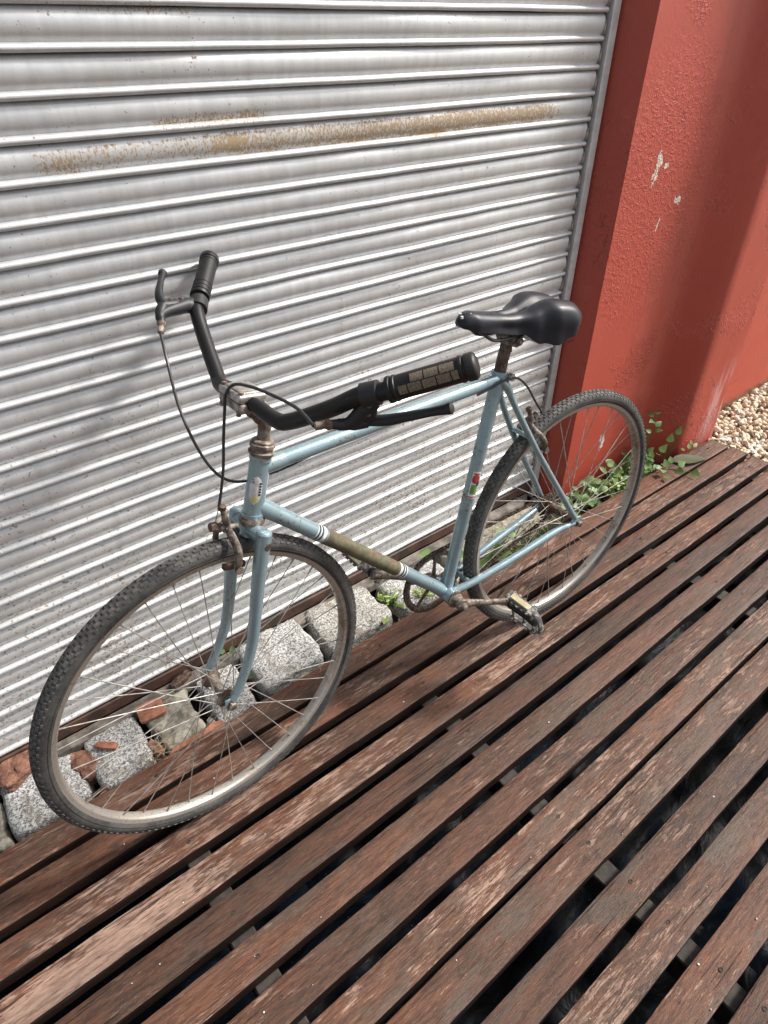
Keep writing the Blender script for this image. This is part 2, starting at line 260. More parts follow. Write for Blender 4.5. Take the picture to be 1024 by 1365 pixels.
# ------------------------------------------------------------------ helpers
def tag(o, label=None, cat=None, group=None, kind=None):
    if label: o['label'] = label
    if cat: o['category'] = cat
    if group: o['group'] = group
    if kind: o['kind'] = kind
    return o
def empty(name, loc=(0, 0, 0), parent=None, mat=None):
    o = bpy.data.objects.new(name, None); COL.objects.link(o); o.empty_display_size = .05
    if mat is not None: o.matrix_local = mat
    else: o.location = loc
    o.parent = parent; return o
def mobj(name, mesh, parent=None, loc=None, mat=None):
    o = bpy.data.objects.new(name, mesh); COL.objects.link(o); o.parent = parent
    if mat is not None: o.matrix_local = mat
    elif loc is not None: o.location = loc
    return o
class MB:
    def __init__(s): s.v = []; s.f = []; s.mi = []; s.cur = 0
    def add(s, vs, fs):
        b = len(s.v); s.v += [tuple(x) for x in vs]; s.f += [tuple(b+i for i in f) for f in fs]; s.mi += [s.cur]*len(fs); return s
    def box(s, c, d, rot=None):
        c = Vector(c); vs = []
        for i in (-1, 1):
            for j in (-1, 1):
                for k in (-1, 1):
                    p = Vector((i*d[0]/2, j*d[1]/2, k*d[2]/2)); vs.append(c+(rot@p if rot else p))
        return s.add(vs, [(0, 1, 3, 2), (4, 6, 7, 5), (0, 4, 5, 1), (2, 3, 7, 6), (0, 2, 6, 4), (1, 5, 7, 3)])
    def rbox(s, c, d, r, rot=None, n=2):     # box with rounded edges (superellipse-like cube sphere)
        c = Vector(c); N = 2*n+2; vs = []; fs = []; idx = {}
        cs = [-1]+[0]*0
        def coord(i, L):   # i in 0..N-1 : first half bends on the low corner
            if i <= n: a = math.pi/2*(i/n); return -(L/2-r) , -math.cos(a)
            a = math.pi/2*((i-n-1)/n); return (L/2-r), math.sin(a)
        bm = bmesh.new(); bmesh.ops.create_cube(bm, size=1)
        for v in bm.verts: v.co = Vector((v.co.x*d[0], v.co.y*d[1], v.co.z*d[2]))
        bmesh.ops.bevel(bm, geom=bm.edges[:], offset=r, segments=n, affect='EDGES', profile=.5)
        bm.verts.index_update()
        vs = [c+(rot@v.co if rot else v.co) for v in bm.verts]; fs = [[v.index for v in f.verts] for f in bm.faces]; bm.free()
        return s.add(vs, fs)
    def tube(s, pts, r, seg=12, caps=True, closed=False, flat=1.0, upv=None):
        pts = [Vector(p) for p in pts]; n = len(pts); rr = r if isinstance(r, (list, tuple)) else [r]*n
        T = []
        for i in range(n):
            a = pts[i-1] if (i > 0 or closed) else pts[i]; b = pts[(i+1) % n] if (i < n-1 or closed) else pts[i]
            T.append((b-a).normalized())
        N = upv.copy() if upv is not None else T[0].orthogonal(); N = (N-T[0]*N.dot(T[0])).normalized(); vs = []
        for i in range(n):
            N = (N-T[i]*N.dot(T[i])).normalized(); B = T[i].cross(N)
            for k in range(seg):
                a = 2*math.pi*k/seg; vs.append(pts[i]+(N*math.cos(a)*flat+B*math.sin(a))*rr[i])
        fs = []
        for i in range(n if closed else n-1):
            j = (i+1) % n
            for k in range(seg): l = (k+1) % seg; fs.append((i*seg+k, i*seg+l, j*seg+l, j*seg+k))
        if caps and not closed: fs.append(tuple(range(seg-1, -1, -1))); fs.append(tuple((n-1)*seg+k for k in range(seg)))
        return s.add(vs, fs)
    def lathe(s, o, ax, prof, seg=24, closed=False, ref=None):   # prof: (along, radius)
        o = Vector(o); ax = Vector(ax).normalized(); a = ref or ax.orthogonal().normalized(); b = ax.cross(a); vs = []; n = len(prof)
        for (h, r) in prof:
            for k in range(seg): t = 2*math.pi*k/seg; vs.append(o+ax*h+(a*math.cos(t)+b*math.sin(t))*r)
        fs = []
        for i in range(n if closed else n-1):
            j = (i+1) % n
            for k in range(seg): l = (k+1) % seg; fs.append((i*seg+k, i*seg+l, j*seg+l, j*seg+k))
        if not closed: fs.append(tuple(range(seg-1, -1, -1))); fs.append(tuple((n-1)*seg+k for k in range(seg)))
        return s.add(vs, fs)
    def mesh(s, name, mats, smooth=40):
        me = bpy.data.meshes.new(name); me.from_pydata(s.v, [], s.f)
        for m_ in (mats if isinstance(mats, (list, tuple)) else [mats]): me.materials.append(m_)
        for p, i in zip(me.polygons, s.mi): p.material_index = i
        bm = bmesh.new(); bm.from_mesh(me); bmesh.ops.recalc_face_normals(bm, faces=bm.faces[:])
        if smooth:
            for f in bm.faces: f.smooth = True
            for e in bm.edges:
                if len(e.link_faces) == 2 and e.calc_face_angle(0) > R(smooth): e.smooth = False
        bm.to_mesh(me); bm.free(); return me
    def build(s, name, mats, parent=None, smooth=40, loc=None): return mobj(name, s.mesh(name, mats, smooth), parent, loc)
def spline(pts, n=6, closed=False):
    P = [Vector(p) for p in pts]; out = []; m_ = len(P)
    for i in range(m_ if closed else m_-1):
        p1 = P[i]; p2 = P[(i+1) % m_]; p0 = P[i-1] if (i > 0 or closed) else p1*2-p2; p3 = P[(i+2) % m_] if (i < m_-2 or closed) else p2*2-p1
        for k in range(n):
            t = k/n; out.append(.5*((2*p1)+(-p0+p2)*t+(2*p0-5*p1+4*p2-p3)*t*t+(-p0+3*p1-3*p2+p3)*t**3))
    if not closed: out.append(P[-1])
    return out
def fbm(p, o=3): return noise.fractal(Vector(p), 1.0, 2.0, o)

# ------------------------------------------------------------------ ground and deck
g = MB(); g.add([(-60, -60, -.46), (60, -60, -.46), (60, 60, -.46), (-60, 60, -.46)], [(0, 1, 2, 3)]); tag(g.build('ground', M['ground'], smooth=0), kind='structure')
# wrinkled film under the deck
nx, ny = 150, 130; g = MB(); vs_ = []
for j in range(ny+1):
    for i in range(nx+1):
        x = -1.4+i*4.0/nx; y = -1.6+j*2.75/ny
        q = Vector((x*2.4, y*2.4, 0)); w = Vector((fbm(q*1.3+Vector((9, 3, 0))), fbm(q*1.3), 0))*.5
        h = -.32+.05*fbm(q+w)+.022*fbm((q+w)*2.6, 2)+.004*fbm(Vector((q.x*14, q.y*5, 0))+w*3, 2)
        vs_.append((x, y, h))
g.add(vs_, [(j*(nx+1)+i, j*(nx+1)+i+1, (j+1)*(nx+1)+i+1, (j+1)*(nx+1)+i) for j in range(ny) for i in range(nx)])
tag(g.build('plastic_sheet', M['film']), 'crumpled black plastic sheet glinting blue in the gaps beneath the deck boards', 'plastic sheet')

deck = empty('wooden_deck', (0, 0, 0)); tag(deck, 'weathered red-brown slatted wooden deck running along the shutter', 'deck')
# (near edge, far edge) at x=0 and x=2.5, front to back, read along the deck
edges = [((.956, 1.027), (.930, 1.008)), ((.869, .941), (.853, .922)), ((.779, .845), (.763, .833)), ((.682, .752), (.680, .741)),
         ((.588, .657), (.596, .660)), ((.494, .562), (.510, .574)), ((.398, .468), (.416, .484)), ((.304, .376), (.326, .396)),
         ((.221, .292), (.240, .318)), ((.126, .190), (.130, .197)), ((.034, .105), (.038, .107)), ((-.057, .010), (-.060, .014)), ((-.150, -.080), (-.150, -.078))]
y = -.245
while y > -1.55: edges.append(((y, y+.070+random.uniform(-.003, .003)), (y+random.uniform(-.008, .008), y+.070))); y -= .092
def plank(e, x0, x1, idx):
    (n0, f0), (n1, f1) = e; T = .030; seg = 110; mb = MB(); sd_ = random.uniform(0, 99); tilt = random.uniform(-.0012, .0012)
    prof = []; vs = []
    for i in range(seg+1):
        t = i/seg; x = x0+(x1-x0)*t; k = x/2.5; ya = n0+(n1-n0)*k; yb = f0+(f1-f0)*k
        w1 = .0016*fbm((x*5, sd_, 0))+.0009*fbm((x*25, sd_, 4)); w2 = .0016*fbm((x*5, sd_, 9))+.0009*fbm((x*25, sd_, 14))
        ch = .0016; ya += w1; yb += w2; zt = .0012*fbm((x*3, sd_, 20))
        row = [(ya, -T), (ya, -.012), (ya, -ch*1.5), (ya+ch*.5, -ch*.4), (ya+ch*1.6, 0)]+[(ya+(yb-ya)*q, 0) for q in (.25, .5, .75)]+[(yb-ch*1.6, 0), (yb-ch*.5, -ch*.4), (yb, -ch*1.5), (yb, -.012), (yb, -T)]
        for (yy, zz) in row:
            dz = zt+(yy-(ya+yb)/2)*tilt*10 if zz > -.012 else 0
            if zz > -.005: dz += .0007*fbm((x*9, yy*60, sd_))
            vs.append((x-x0, yy-ya_off(e), zz+dz))
    m_ = 13; fs = [(i*m_+k, (i+1)*m_+k, (i+1)*m_+(k+1) % m_, i*m_+(k+1) % m_) for i in range(seg) for k in range(m_)]
    fs.append(tuple(range(m_))); fs.append(tuple(seg*m_+k for k in range(m_-1, -1, -1)))
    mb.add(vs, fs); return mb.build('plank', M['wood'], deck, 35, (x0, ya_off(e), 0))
def ya_off(e): return (e[0][0]+e[0][1])/2
ends = [2.575, 2.585, 2.585, 2.565, 2.58, 2.57, 2.58]
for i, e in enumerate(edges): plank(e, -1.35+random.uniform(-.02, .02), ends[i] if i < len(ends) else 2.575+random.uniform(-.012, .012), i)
for xj in (-1.1, -.56, .123, .783, 1.772, 2.50):
    j = MB(); j.rbox((0, 0, 0), (.052, 2.62, .075), .003, n=1); j.build('joist', M['joist'], deck, 30, (xj, -.29, -.0745))

g = MB(); g.lathe((0, 0, 0), (0, 0, 1), [(-.004, .0042), (.0004, .0042), (.0004, .0030), (-.0006, .0026)], 12); me_screw = g.mesh('screw', M['joist'])
for e in edges[:16]:
    for xj in (.123, .783, 1.772, 2.50):
        k_ = xj/2.5; ya = e[0][0]+(e[1][0]-e[0][0])*k_; yb = e[0][1]+(e[1][1]-e[0][1])*k_; mobj('screw', me_screw, deck, (xj+random.uniform(-.006, .006), (ya+yb)/2+random.uniform(-.008, .008), .0006))
# strip between deck and shutter
g = MB(); vs_ = []; nx, ny = 160, 16
for j in range(ny+1):
    for i in range(nx+1):
        x = -1.4+i*4.1/nx; y = 1.005+j*.36/ny; vs_.append((x, y, -.095+.022*fbm((x*9, y*9, 0))+.012*fbm((x*34, y*34, 0))+(.035*max(0, min(1, (x-1.25)/.4)))))
g.add(vs_, [(j*(nx+1)+i, j*(nx+1)+i+1, (j+1)*(nx+1)+i+1, (j+1)*(nx+1)+i) for j in range(ny) for i in range(nx)])
g.add([(-1.4, 1.005, -.4), (2.7, 1.005, -.4), (2.7, 1.005, -.1), (-1.4, 1.005, -.1)], [(0, 1, 2, 3)])
tag(g.build('soil', M['soil']), kind='structure')
g = MB()
def chunk(mb, c, s, seed, sub=1):
    bm = bmesh.new(); bmesh.ops.create_icosphere(bm, subdivisions=sub, radius=1); rr = random.Random(seed); q = Quaternion((rr.uniform(-1, 1), rr.uniform(-1, 1), rr.uniform(-1, 1)), rr.uniform(0, 6)) if True else None
    q = Quaternion(Vector((rr.uniform(-1, 1), rr.uniform(-1, 1), rr.uniform(-1, 1))).normalized(), rr.uniform(0, 6.28))
    sc = (s*rr.uniform(.6, 1.1), s*rr.uniform(.6, 1.1), s*rr.uniform(.4, .8)); bm.verts.index_update()
    vs = [Vector(c)+q@Vector((v.co.x*sc[0], v.co.y*sc[1], v.co.z*sc[2]))*rr.uniform(.82, 1.15) for v in bm.verts]; fs = [[v.index for v in f.verts] for f in bm.faces]; bm.free(); mb.add(vs, fs)
for i in range(420):
    x = random.uniform(-.5, 2.4); chunk(g, (x, random.uniform(1.03, 1.3), -.085+(.03 if x > 1.4 else 0)), random.choice((.006, .008, .011, .015)), i)
tag(g.build('rubble', M['concrete'], smooth=0), 'loose crumbs of stone and mortar scattered over the soil strip', 'rubble', kind='stuff')

# ------------------------------------------------------------------ gravel
g = MB(); g.add([(2.59, -3, -.075), (8, -3, -.075), (8, 1.2, -.075), (2.59, 1.2, -.075)], [(0, 1, 2, 3)]); tag(g.build('gravel_bed', M['gravelbed'], smooth=0), kind='structure')
bases = []
for sub in (1, 2):
    bm = bmesh.new(); bmesh.ops.create_icosphere(bm, subdivisions=sub, radius=1); bm.verts.index_update(); bases.append(([v.co.copy() for v in bm.verts], [[v.index for v in f.verts] for f in bm.faces])); bm.free()
g = MB(); rg = random.Random(3)
def stone(mb, x, y, z, s, sub):
    V, F = bases[sub]; q = Quaternion(Vector((rg.uniform(-1, 1), rg.uniform(-1, 1), rg.uniform(-1, 1))).normalized(), rg.uniform(0, 6.28)); sx, sy, sz = s*rg.uniform(.8, 1.25), s*rg.uniform(.6, 1), s*rg.uniform(.45, .8); o = rg.uniform(0, 99)
    mb.add([Vector((x, y, z))+q@(Vector((p.x*sx, p.y*sy, p.z*sz))*(1+.28*noise.noise(p*1.4+Vector((o, 0, 0))))) for p in V], F)
y = -.6
while y < 1.16:
    x = 2.60
    while x < 4.3:
        xx = x+rg.uniform(-.008, .008); yy = y+rg.uniform(-.008, .008)
        if yy < 1.03 or xx > 2.69:
            near = yy > .35 and xx < 3.6
            stone(g, xx, yy, -.040+rg.uniform(-.012, .012)+.01*noise.noise(Vector((xx*4, yy*4, 0))), rg.uniform(.009, .016), 1 if near else 0)
        x += .0185
    y += .0185
for i in range(26): stone(g, rg.uniform(2.50, 2.66), rg.uniform(.55, 1.0), .004, rg.uniform(.004, .011), 1) if False else stone(g, 2.592+rg.uniform(0, .03), rg.uniform(.3, 1.0), -.008+rg.uniform(-.01, .006), rg.uniform(.008, .014), 1)
tag(g.build('gravel', M['gravel']), 'loose cream and tan gravel stones beyond the end of the deck', 'gravel', kind='stuff')

# ------------------------------------------------------------------ roller shutter
YS = 1.2515; sh = empty('roller_shutter', (.4, YS, 0)); tag(sh, 'silver corrugated metal roller shutter with a rust streak across its upper slats', 'roller shutter')
def slat(z0):
    H = .058; prof = [(.006, H+.001), (-.0005, .0555), (-.0035, .050), (-.0055, .043), (-.006, .035), (-.005, .027), (-.0025, .020), (.0005, .0155), (.0005, .0142), (-.0045, .0136), (-.0085, .0112), (-.0103, .0075), (-.0092, .0038), (-.006, .0015), (-.001, .0012), (.006, .0026), (.010, .004)]
    seg = 64; x0, x1 = -1.75, 1.303; mb = MB(); vs = []; s_ = random.uniform(0, 99)
    for i in range(seg+1):
        x = x0+(x1-x0)*i/seg; dy = .0026*fbm((x*1.7, s_, 0))+.0016*fbm((x*6, s_, 3)); dz = .0016*fbm((x*1.3, s_, 7))+.0005*fbm((x*9, s_, 2))
        for (py, pz) in prof: vs.append((x, py+dy*(1 if pz < .05 else .6), pz+dz))
    m_ = len(prof); mb.add(vs, [(i*m_+k, i*m_+k+1, (i+1)*m_+k+1, (i+1)*m_+k) for i in range(seg) for k in range(m_-1)])
    o = mb.build('slat', M['shutter'], sh, 60, (0, 0, z0)); return o
k = 0; z = .3747-6*.05802
while z < 2.75: slat(z); z += .05802; k += 1
g = MB(); g.rbox((0, 0, 0), (.006, .012, .030), .002, n=1); me_clip = g.mesh('slat_end_clip', M['alloyd']); z = .3747-6*.05802
while z < 2.75: mobj('slat_end_clip', me_clip, sh, (1.304, -.003, z+.030)); z += .05802
g = MB(); g.rbox((0, 0, 0), (.030, .030, 2.84), .003); g.rbox((-.006, .03, 0), (.018, .05, 2.84), .002); g.build('guide_rail', M['frame'], sh, loc=(1.3300, .000, 1.37))
g = MB(); g.box((-.225, .075, 1.35), (3.25, .02, 2.9)); g.build('backing_panel', M['darkwood'], sh, 0)
g = MB()
pts = [(-2.15+i*3.455/60, 0, 0) for i in range(61)]
vs = []
for (x, _, _) in pts:
    d = .0025*fbm((x*3, 0, 3)); vs += [(x, -.004+d, .024), (x, -.012+d, .020), (x, -.013+d, -.012), (x, .01, -.02), (x, .02, .024)]
g.add(vs, [(i*5+k, i*5+(k+1) % 5, (i+1)*5+(k+1) % 5, (i+1)*5+k) for i in range(60) for k in range(5)]+[(0, 1, 2, 3, 4), tuple(300+k for k in range(5))])
g.build('bottom_rail', M['darkwood'], sh)
g = MB(); vs = []
for i in range(61):
    x = -2.15+i*3.43/60; d = .004*fbm((x*4, 5, 3)); b = .0 if i < 60 else .0; w = .034 if i < 60 else .006
    vs += [(x, -.016, -.014+d*.5), (x, -.016-w+d, -.018), (x, -.018-w+d, -.040), (x, -.01, -.07)]
g.add(vs, [(i*4+k, i*4+(k+1) % 4, (i+1)*4+(k+1) % 4, (i+1)*4+k) for i in range(60) for k in range(4)]+[(0, 1, 2, 3), tuple(240+k for k in range(4))])
g.build('sill', M['sill'], sh)

# ------------------------------------------------------------------ red wall (folded metal panels, thick paint)
foot = [(1.748, 1.262), (1.792, 1.160), (2.225, 1.158), (2.255, 1.148), (2.285, 1.128), (2.386, 1.052), (2.398, 1.046), (2.640, 1.034), (2.655, 1.044), (2.75, 1.14), (4.6, 1.150), (4.65, 1.35), (1.748, 1.45)]
g = MB(); nz = 60; z0, z1 = -.12, 2.8; rows = []
den = []
for i in range(len(foot)-1):
    a = Vector(foot[i]); b = Vector(foot[i+1]); n_ = max(1, int((b-a).length/.04)) if i < 10 else 1
    for k in range(n_): den.append(a.lerp(b, k/n_))
den.append(Vector(foot[-1])); n_ = len(den)
for j in range(nz+1):
    zz = z0+(z1-z0)*j/nz
    for p in den: d = .003*fbm((p.x*3, p.y*3, zz*2.5))+.0012*fbm((p.x*14, p.y*14, zz*9)); g.v.append((p.x+d*.3, p.y+d if p.y < 1.3 else p.y, zz))
g.f = [(j*n_+i, j*n_+(i+1) % n_, (j+1)*n_+(i+1) % n_, (j+1)*n_+i) for j in range(nz) for i in range(n_)]+[tuple(nz*n_+i for i in range(n_))]; g.mi = [0]*len(g.f)
tag(g.build('red_wall', M['red'], smooth=28), 'folded wall in thick peeling brick-red paint beside the shutter', 'wall')

# ------------------------------------------------------------------ stones in the strip
def quad_stone(name, corners, zt, depth, m_, label, cat, group=None, rough=.006, rnd=.18, taper=1.06, tilt=(0, 0)):
    # corners: four (x,y) of the top face; rounded block filled from a grid
    cx = sum(c[0] for c in corners)/4; cy = sum(c[1] for c in corners)/4; corners = [(cx+(c[0]-cx)*1.07, cy+(c[1]-cy)*1.03) for c in corners]; N = 14; K = 8; s_ = random.uniform(0, 99)
    def bil(u, v): a = [Vector(c) for c in corners]; return (a[0]*(1-u)+a[1]*u)*(1-v)+(a[3]*(1-u)+a[2]*u)*v
    bm = bmesh.new(); bmesh.ops.create_cube(bm, size=2); bmesh.ops.subdivide_edges(bm, edges=bm.edges[:], cuts=N, use_grid_fill=True)
    for v in bm.verts:
        p = v.co.copy(); q = Vector([math.copysign(abs(c)**1.0, c) for c in p]); L = (abs(q.x)**12+abs(q.y)**12+abs(q.z)**12)**(1/12); q = q/L
        uv = bil(q.x*.5+.5, q.y*.5+.5); k = (1-q.z)/2; x = cx+(uv.x-cx)*(1+(taper-1)*k); y = cy+(uv.y-cy)*(1+(taper-1)*k)
        z = zt-depth*k; P3 = Vector((x, y, z)); d = rough*.75*(fbm(P3*14+Vector((s_, 0, 0)), 4))+rough*.35*fbm(P3*55+Vector((s_, 3, 0)), 3)
        P3 += Vector((q.x*abs(q.x)**3, q.y*abs(q.y)**3, q.z*abs(q.z)**3))*d*1.6; P3.z += (x-cx)*tilt[0]+(y-cy)*tilt[1]
        v.co = P3-Vector((cx, cy, zt-depth))
    me = bpy.data.meshes.new(name); bm.to_mesh(me); bm.free(); me.materials.append(m_)
    for p in me.polygons: p.use_smooth = True
    o = mobj(name, me, None, (cx, cy, zt-depth)); tag(o, label, cat, group); return o
G = 'granite setts laid between the deck and the shutter'
quad_stone('granite_sett', [(-.165, 1.066), (-.010, 1.060), (.000, 1.196), (-.158, 1.228)], -.020, .11, M['granite'], 'pale granite block at the bottom left with a brown brick chunk on it', 'granite block', G, tilt=(.0, .05))
quad_stone('granite_sett', [(.024, 1.052), (.140, 1.046), (.150, 1.222), (.030, 1.228)], -.018, .11, M['granite'], 'granite block carrying a thin orange tile splinter, seen through the front wheel spokes', 'granite block', G, tilt=(.05, -.05))
quad_stone('concrete_lump', [(.178, 1.060), (.282, 1.066), (.285, 1.215), (.182, 1.205)], -.026, .10, M['concrete'], 'rough yellowish concrete lump beside the ribbed orange tile shard', 'concrete lump', rough=.009)
quad_stone('granite_sett', [(.318, 1.040), (.425, 1.048), (.432, 1.235), (.326, 1.225)], -.022, .11, M['granite'], 'narrow granite block directly behind the front wheel hub', 'granite block', G)
quad_stone('granite_sett', [(.462, 1.062), (.640, 1.066), (.648, 1.240), (.464, 1.236)], -.006, .12, M['granite'], 'wide dark grey granite block right of the front hub, a small leaf at its foot', 'granite block', G, tilt=(.03, 0))
quad_stone('granite_sett', [(.672, 1.058), (.885, 1.060), (.895, 1.220), (.690, 1.232)], -.006, .12, M['granite2'], 'large light granite block under the right rim of the front wheel', 'granite block', G, tilt=(0, .02))
quad_stone('granite_sett', [(.955, 1.075), (1.17, 1.070), (1.17, 1.205), (.950, 1.215)], -.030, .11, M['granite'], 'granite block half hidden behind the chainring', 'granite block', G)
quad_stone('concrete_kerb', [(1.215, 1.100), (1.62, 1.085), (1.66, 1.205), (1.22, 1.215)], -.030, .10, M['concrete'], 'long rough concrete piece behind the rear wheel spokes', 'concrete piece', rough=.010)
quad_stone('granite_sett', [(-.50, 1.075), (-.30, 1.075), (-.295, 1.225), (-.50, 1.225)], -.022, .11, M['granite'], 'granite block second from the left end, next to the small brownish stone', 'granite block', G)
quad_stone('granite_sett', [(-.74, 1.075), (-.53, 1.075), (-.53, 1.225), (-.74, 1.225)], -.024, .11, M['granite2'], 'warm grey granite block ending the row on the left', 'granite block', G)
quad_stone('rubble_stone', [(-.265, 1.075), (-.185, 1.070), (-.178, 1.18), (-.262, 1.185)], -.040, .09, M['concrete'], 'small brownish stone at the left edge next to the first granite block', 'stone', rough=.008)
def shard(name, c, d, rz, m_, label, cat, ry=0, rx=0, ribs=0, rough=.004, group=None):
    bm = bmesh.new(); bmesh.ops.create_cube(bm, size=1); bmesh.ops.subdivide_edges(bm, edges=bm.edges[:], cuts=7, use_grid_fill=True); s_ = random.uniform(0, 99)
    for v in bm.verts:
        p = v.co.copy(); p.x *= 1-.25*(p.y+.5)*math.sin(s_); q = Vector((p.x*d[0], p.y*d[1], p.z*d[2]))
        e = Vector((p.x*2, p.y*2, p.z*2)); L = (abs(e.x)**9+abs(e.y)**9+abs(e.z)**9)**(1/9); q *= 1/max(L, .8) if L > 1 else 1
        q += Vector((fbm(q*40+Vector((s_, 0, 0))), fbm(q*40+Vector((0, s_, 0))), .5*fbm(q*50+Vector((0, 0, s_)))))*rough
        if ribs and p.z > .4: q.z += .0016*(1 if int((p.y+.5)*7.99) % 2 else -1)
        v.co = q
    me = bpy.data.meshes.new(name); bm.to_mesh(me); bm.free(); me.materials.append(m_)
    o = mobj(name, me); o.location = c; o.rotation_euler = (rx, ry, rz); tag(o, label, cat, group); return o
shard('brick_chunk', (-.125, 1.215, -.004), (.085, .070, .034), .5, M['dbrick'], 'brown broken brick chunk lying on the leftmost granite block', 'brick piece', rough=.010)
shard('brick_chunk', (.010, 1.145, -.040), (.050, .085, .045), .25, M['dbrick'], 'dark brick fragment wedged between the first two granite blocks', 'brick piece', rough=.009)
shard('tile_splinter', (.066, 1.150, -.010), (.052, .017, .012), -.75, M['brick'], 'thin orange tile splinter on top of a granite block', 'tile piece', rough=.003)
shard('tile_shard', (.192, 1.182, -.012), (.066, .052, .014), -.1, M['brick'], 'ribbed orange terracotta shard behind the front spokes', 'tile piece', ribs=1, rough=.002, rx=.1)
shard('tile_strip', (.250, 1.042, -.030), (.17, .024, .022), .04, M['brick'], 'long flat orange tile strip along the deck edge below the front hub', 'tile piece', rough=.005)
shard('tile_fragment', (.158, 1.085, -.028), (.020, .045, .020), .3, M['brick'], 'small upright orange fragment between the second block and the concrete lump', 'tile piece')
shard('tile_fragment', (.012, 1.045, -.040), (.05, .014, .016), .1, M['brick'], 'small orange fragment touching the deck edge at the left of the front wheel', 'tile piece')
shard('wood_stub', (.292, 1.222, -.010), (.062, .022, .022), .35, M['rustd'], 'short rusty stub of pipe lying above the concrete lump', 'pipe piece', rough=.003)
shard('pebble', (.300, 1.075, -.040), (.020, .020, .018), .2, M['concrete'], 'pale pebble between concrete lump and granite behind the hub', 'pebble', rough=.004)
shard('pebble', (.560, 1.035, -.030), (.034, .020, .016), .5, M['concrete'], 'pale pebble at the foot of the wide dark granite block', 'pebble', rough=.004)
pen = empty('black_pen', (.77, 1.262, -.002)); tag(pen, 'black tube with a blue band lying against the shutter sill', 'tube')
g = MB(); g.tube([(-.07, -.012, -.003), (.0, -.01, 0), (.06, -.004, .004)], [.005, .0085, .0085], 10); g.build('barrel', M['cable'], pen)
g = MB(); g.tube([(.015, -.0085, .0012), (.034, -.0068, .0024)], .0092, 12); g.build('band', M['blue'], pen)
g = MB(); g.tube([(.035, -.0067, .0025), (.050, -.005, .0034)], .009, 12); g.build('tip', M['white'], pen)

# ------------------------------------------------------------------ bicycle
fw = Vector((-.998826, .048438, 0)).normalized(); Ln = .05225
lat0 = Vector((.048438, .998826, 0)).normalized(); up = (Vector((0, 0, 1))*math.cos(Ln)+lat0*math.sin(Ln)); lat = (lat0*math.cos(Ln)-Vector((0, 0, 1))*math.sin(Ln))
RH = .3435
O = Vector((1.26201, .80666, .3431))
bm4 = Matrix((fw, -lat, up)).transposed().to_4x4(); bm4.translation = O-up*RH
bike = empty('bicycle', mat=bm4); tag(bike, 'old light blue city bicycle with rusty fittings leaning toward the shutter', 'bicycle')
def L(u, v, w=0): return Vector((u, -w, v+RH))
HA = 1.281486; ST = -.079695
axv = Vector((-math.cos(HA), 0, math.sin(HA))); n0 = Vector((math.sin(HA), 0, math.cos(HA))); lw = Vector((0, -1, 0))
n1 = n0*math.cos(ST)+lw*math.sin(ST); l1 = lw*math.cos(ST)-n0*math.sin(ST)
FB = L(.971865, -.006466)
def F(n, t, w=0): return FB+n1*n+axv*t+l1*w
RAKE = .022664
# --- wheels
tyre_p = [(-.0095, .3095), (-.0125, .3140), (-.0155, .3200), (-.0162, .3260), (-.0150, .3320), (-.0120, .3370), (-.0075, .3402), (0, .3412), (.0075, .3402), (.0120, .3370), (.0150, .3320), (.0162, .3260), (.0155, .3200), (.0125, .3140), (.0095, .3095)]
Yx = Vector((0, 1, 0)); Xr = Vector((1, 0, 0))
g = MB(); g.lathe((0, 0, 0), Yx, tyre_p, 144, closed=True, ref=Xr)
for s in (-1, 1): g.tube([(math.cos(a)*.3195, s*.0158, math.sin(a)*.3195) for a in [2*math.pi*i/144 for i in range(144)]], .0006, 4, closed=True)
ME_tyre = g.mesh('tyre', M['tyre'])
g = MB(); NB = 138
for i in range(NB):
    a = 2*math.pi*i/NB
    for (yy, rr, ln, wd, tl, sh_) in ((-.0035, .3412, .0105, .0064, 0, 0), (.0035, .3412, .0105, .0064, 0, .5), (-.0098, .3388, .0095, .0056, -.62, .5), (.0098, .3388, .0095, .0056, .62, 0), (-.0140, .3342, .0062, .0040, -1.05, 0), (.0140, .3342, .0062, .0040, 1.05, .5)):
        aa = a+sh_*2*math.pi/NB; rd = Vector((math.cos(aa), 0, math.sin(aa))); tg = Vector((-math.sin(aa), 0, math.cos(aa)))
        nrm = rd*math.cos(tl)+Yx*math.sin(tl); sd2 = nrm.cross(tg); g.box(rd*rr+Yx*yy, (ln, wd, .0020), Matrix((tg, sd2, nrm)).transposed())
ME_tread = g.mesh('tread', M['tread'], 0)
g = MB(); g.lathe((0, 0, 0), Yx, [(-.0128, .3160), (-.0124, .3150), (-.0118, .3142), (-.0118, .3065), (-.0100, .3035), (-.0060, .3018), (0, .3010), (.0060, .3018), (.0100, .3035), (.0118, .3065), (.0118, .3142), (.0124, .3150), (.0128, .3160), (.0110, .3162), (.0095, .3080), (-.0095, .3080), (-.0110, .3162)], 144, closed=True, ref=Xr)
ME_rim = g.mesh('rim', M['rim'], 50)
def hub_mesh(rear):
    g = MB(); o = .052 if not rear else .062
    g.lathe((0, 0, 0), Yx, [(-.036, .008), (-.034, .013), (-.0325, .020), (-.0295, .020), (-.028, .0135), (-.012, .0105), (.012, .0105), (.028, .0135), (.0295, .020), (.0325, .020), (.034, .013), (.036, .008)], 24)
    g.tube([(0, -o-.010, 0), (0, o+.010, 0)], .0046, 10)
    g.lathe((0, 0, 0), Yx, [(.037, .009), (.0455, .009)], 12); g.lathe((0, 0, 0), Yx, [(-.0455, .009), (-.037, .009)], 12)
    return g.mesh('hub', M['rust' if not rear else 'rustd'])
g = MB(); g.lathe((0, 0, 0), Yx, [(0, .0115), (.0016, .0115), (.0017, .0092), (.0090, .0092), (.0105, .0080), (.0106, .005)], 6, ref=Xr); ME_nut = g.mesh('axle_nut', M['rust'], 30)
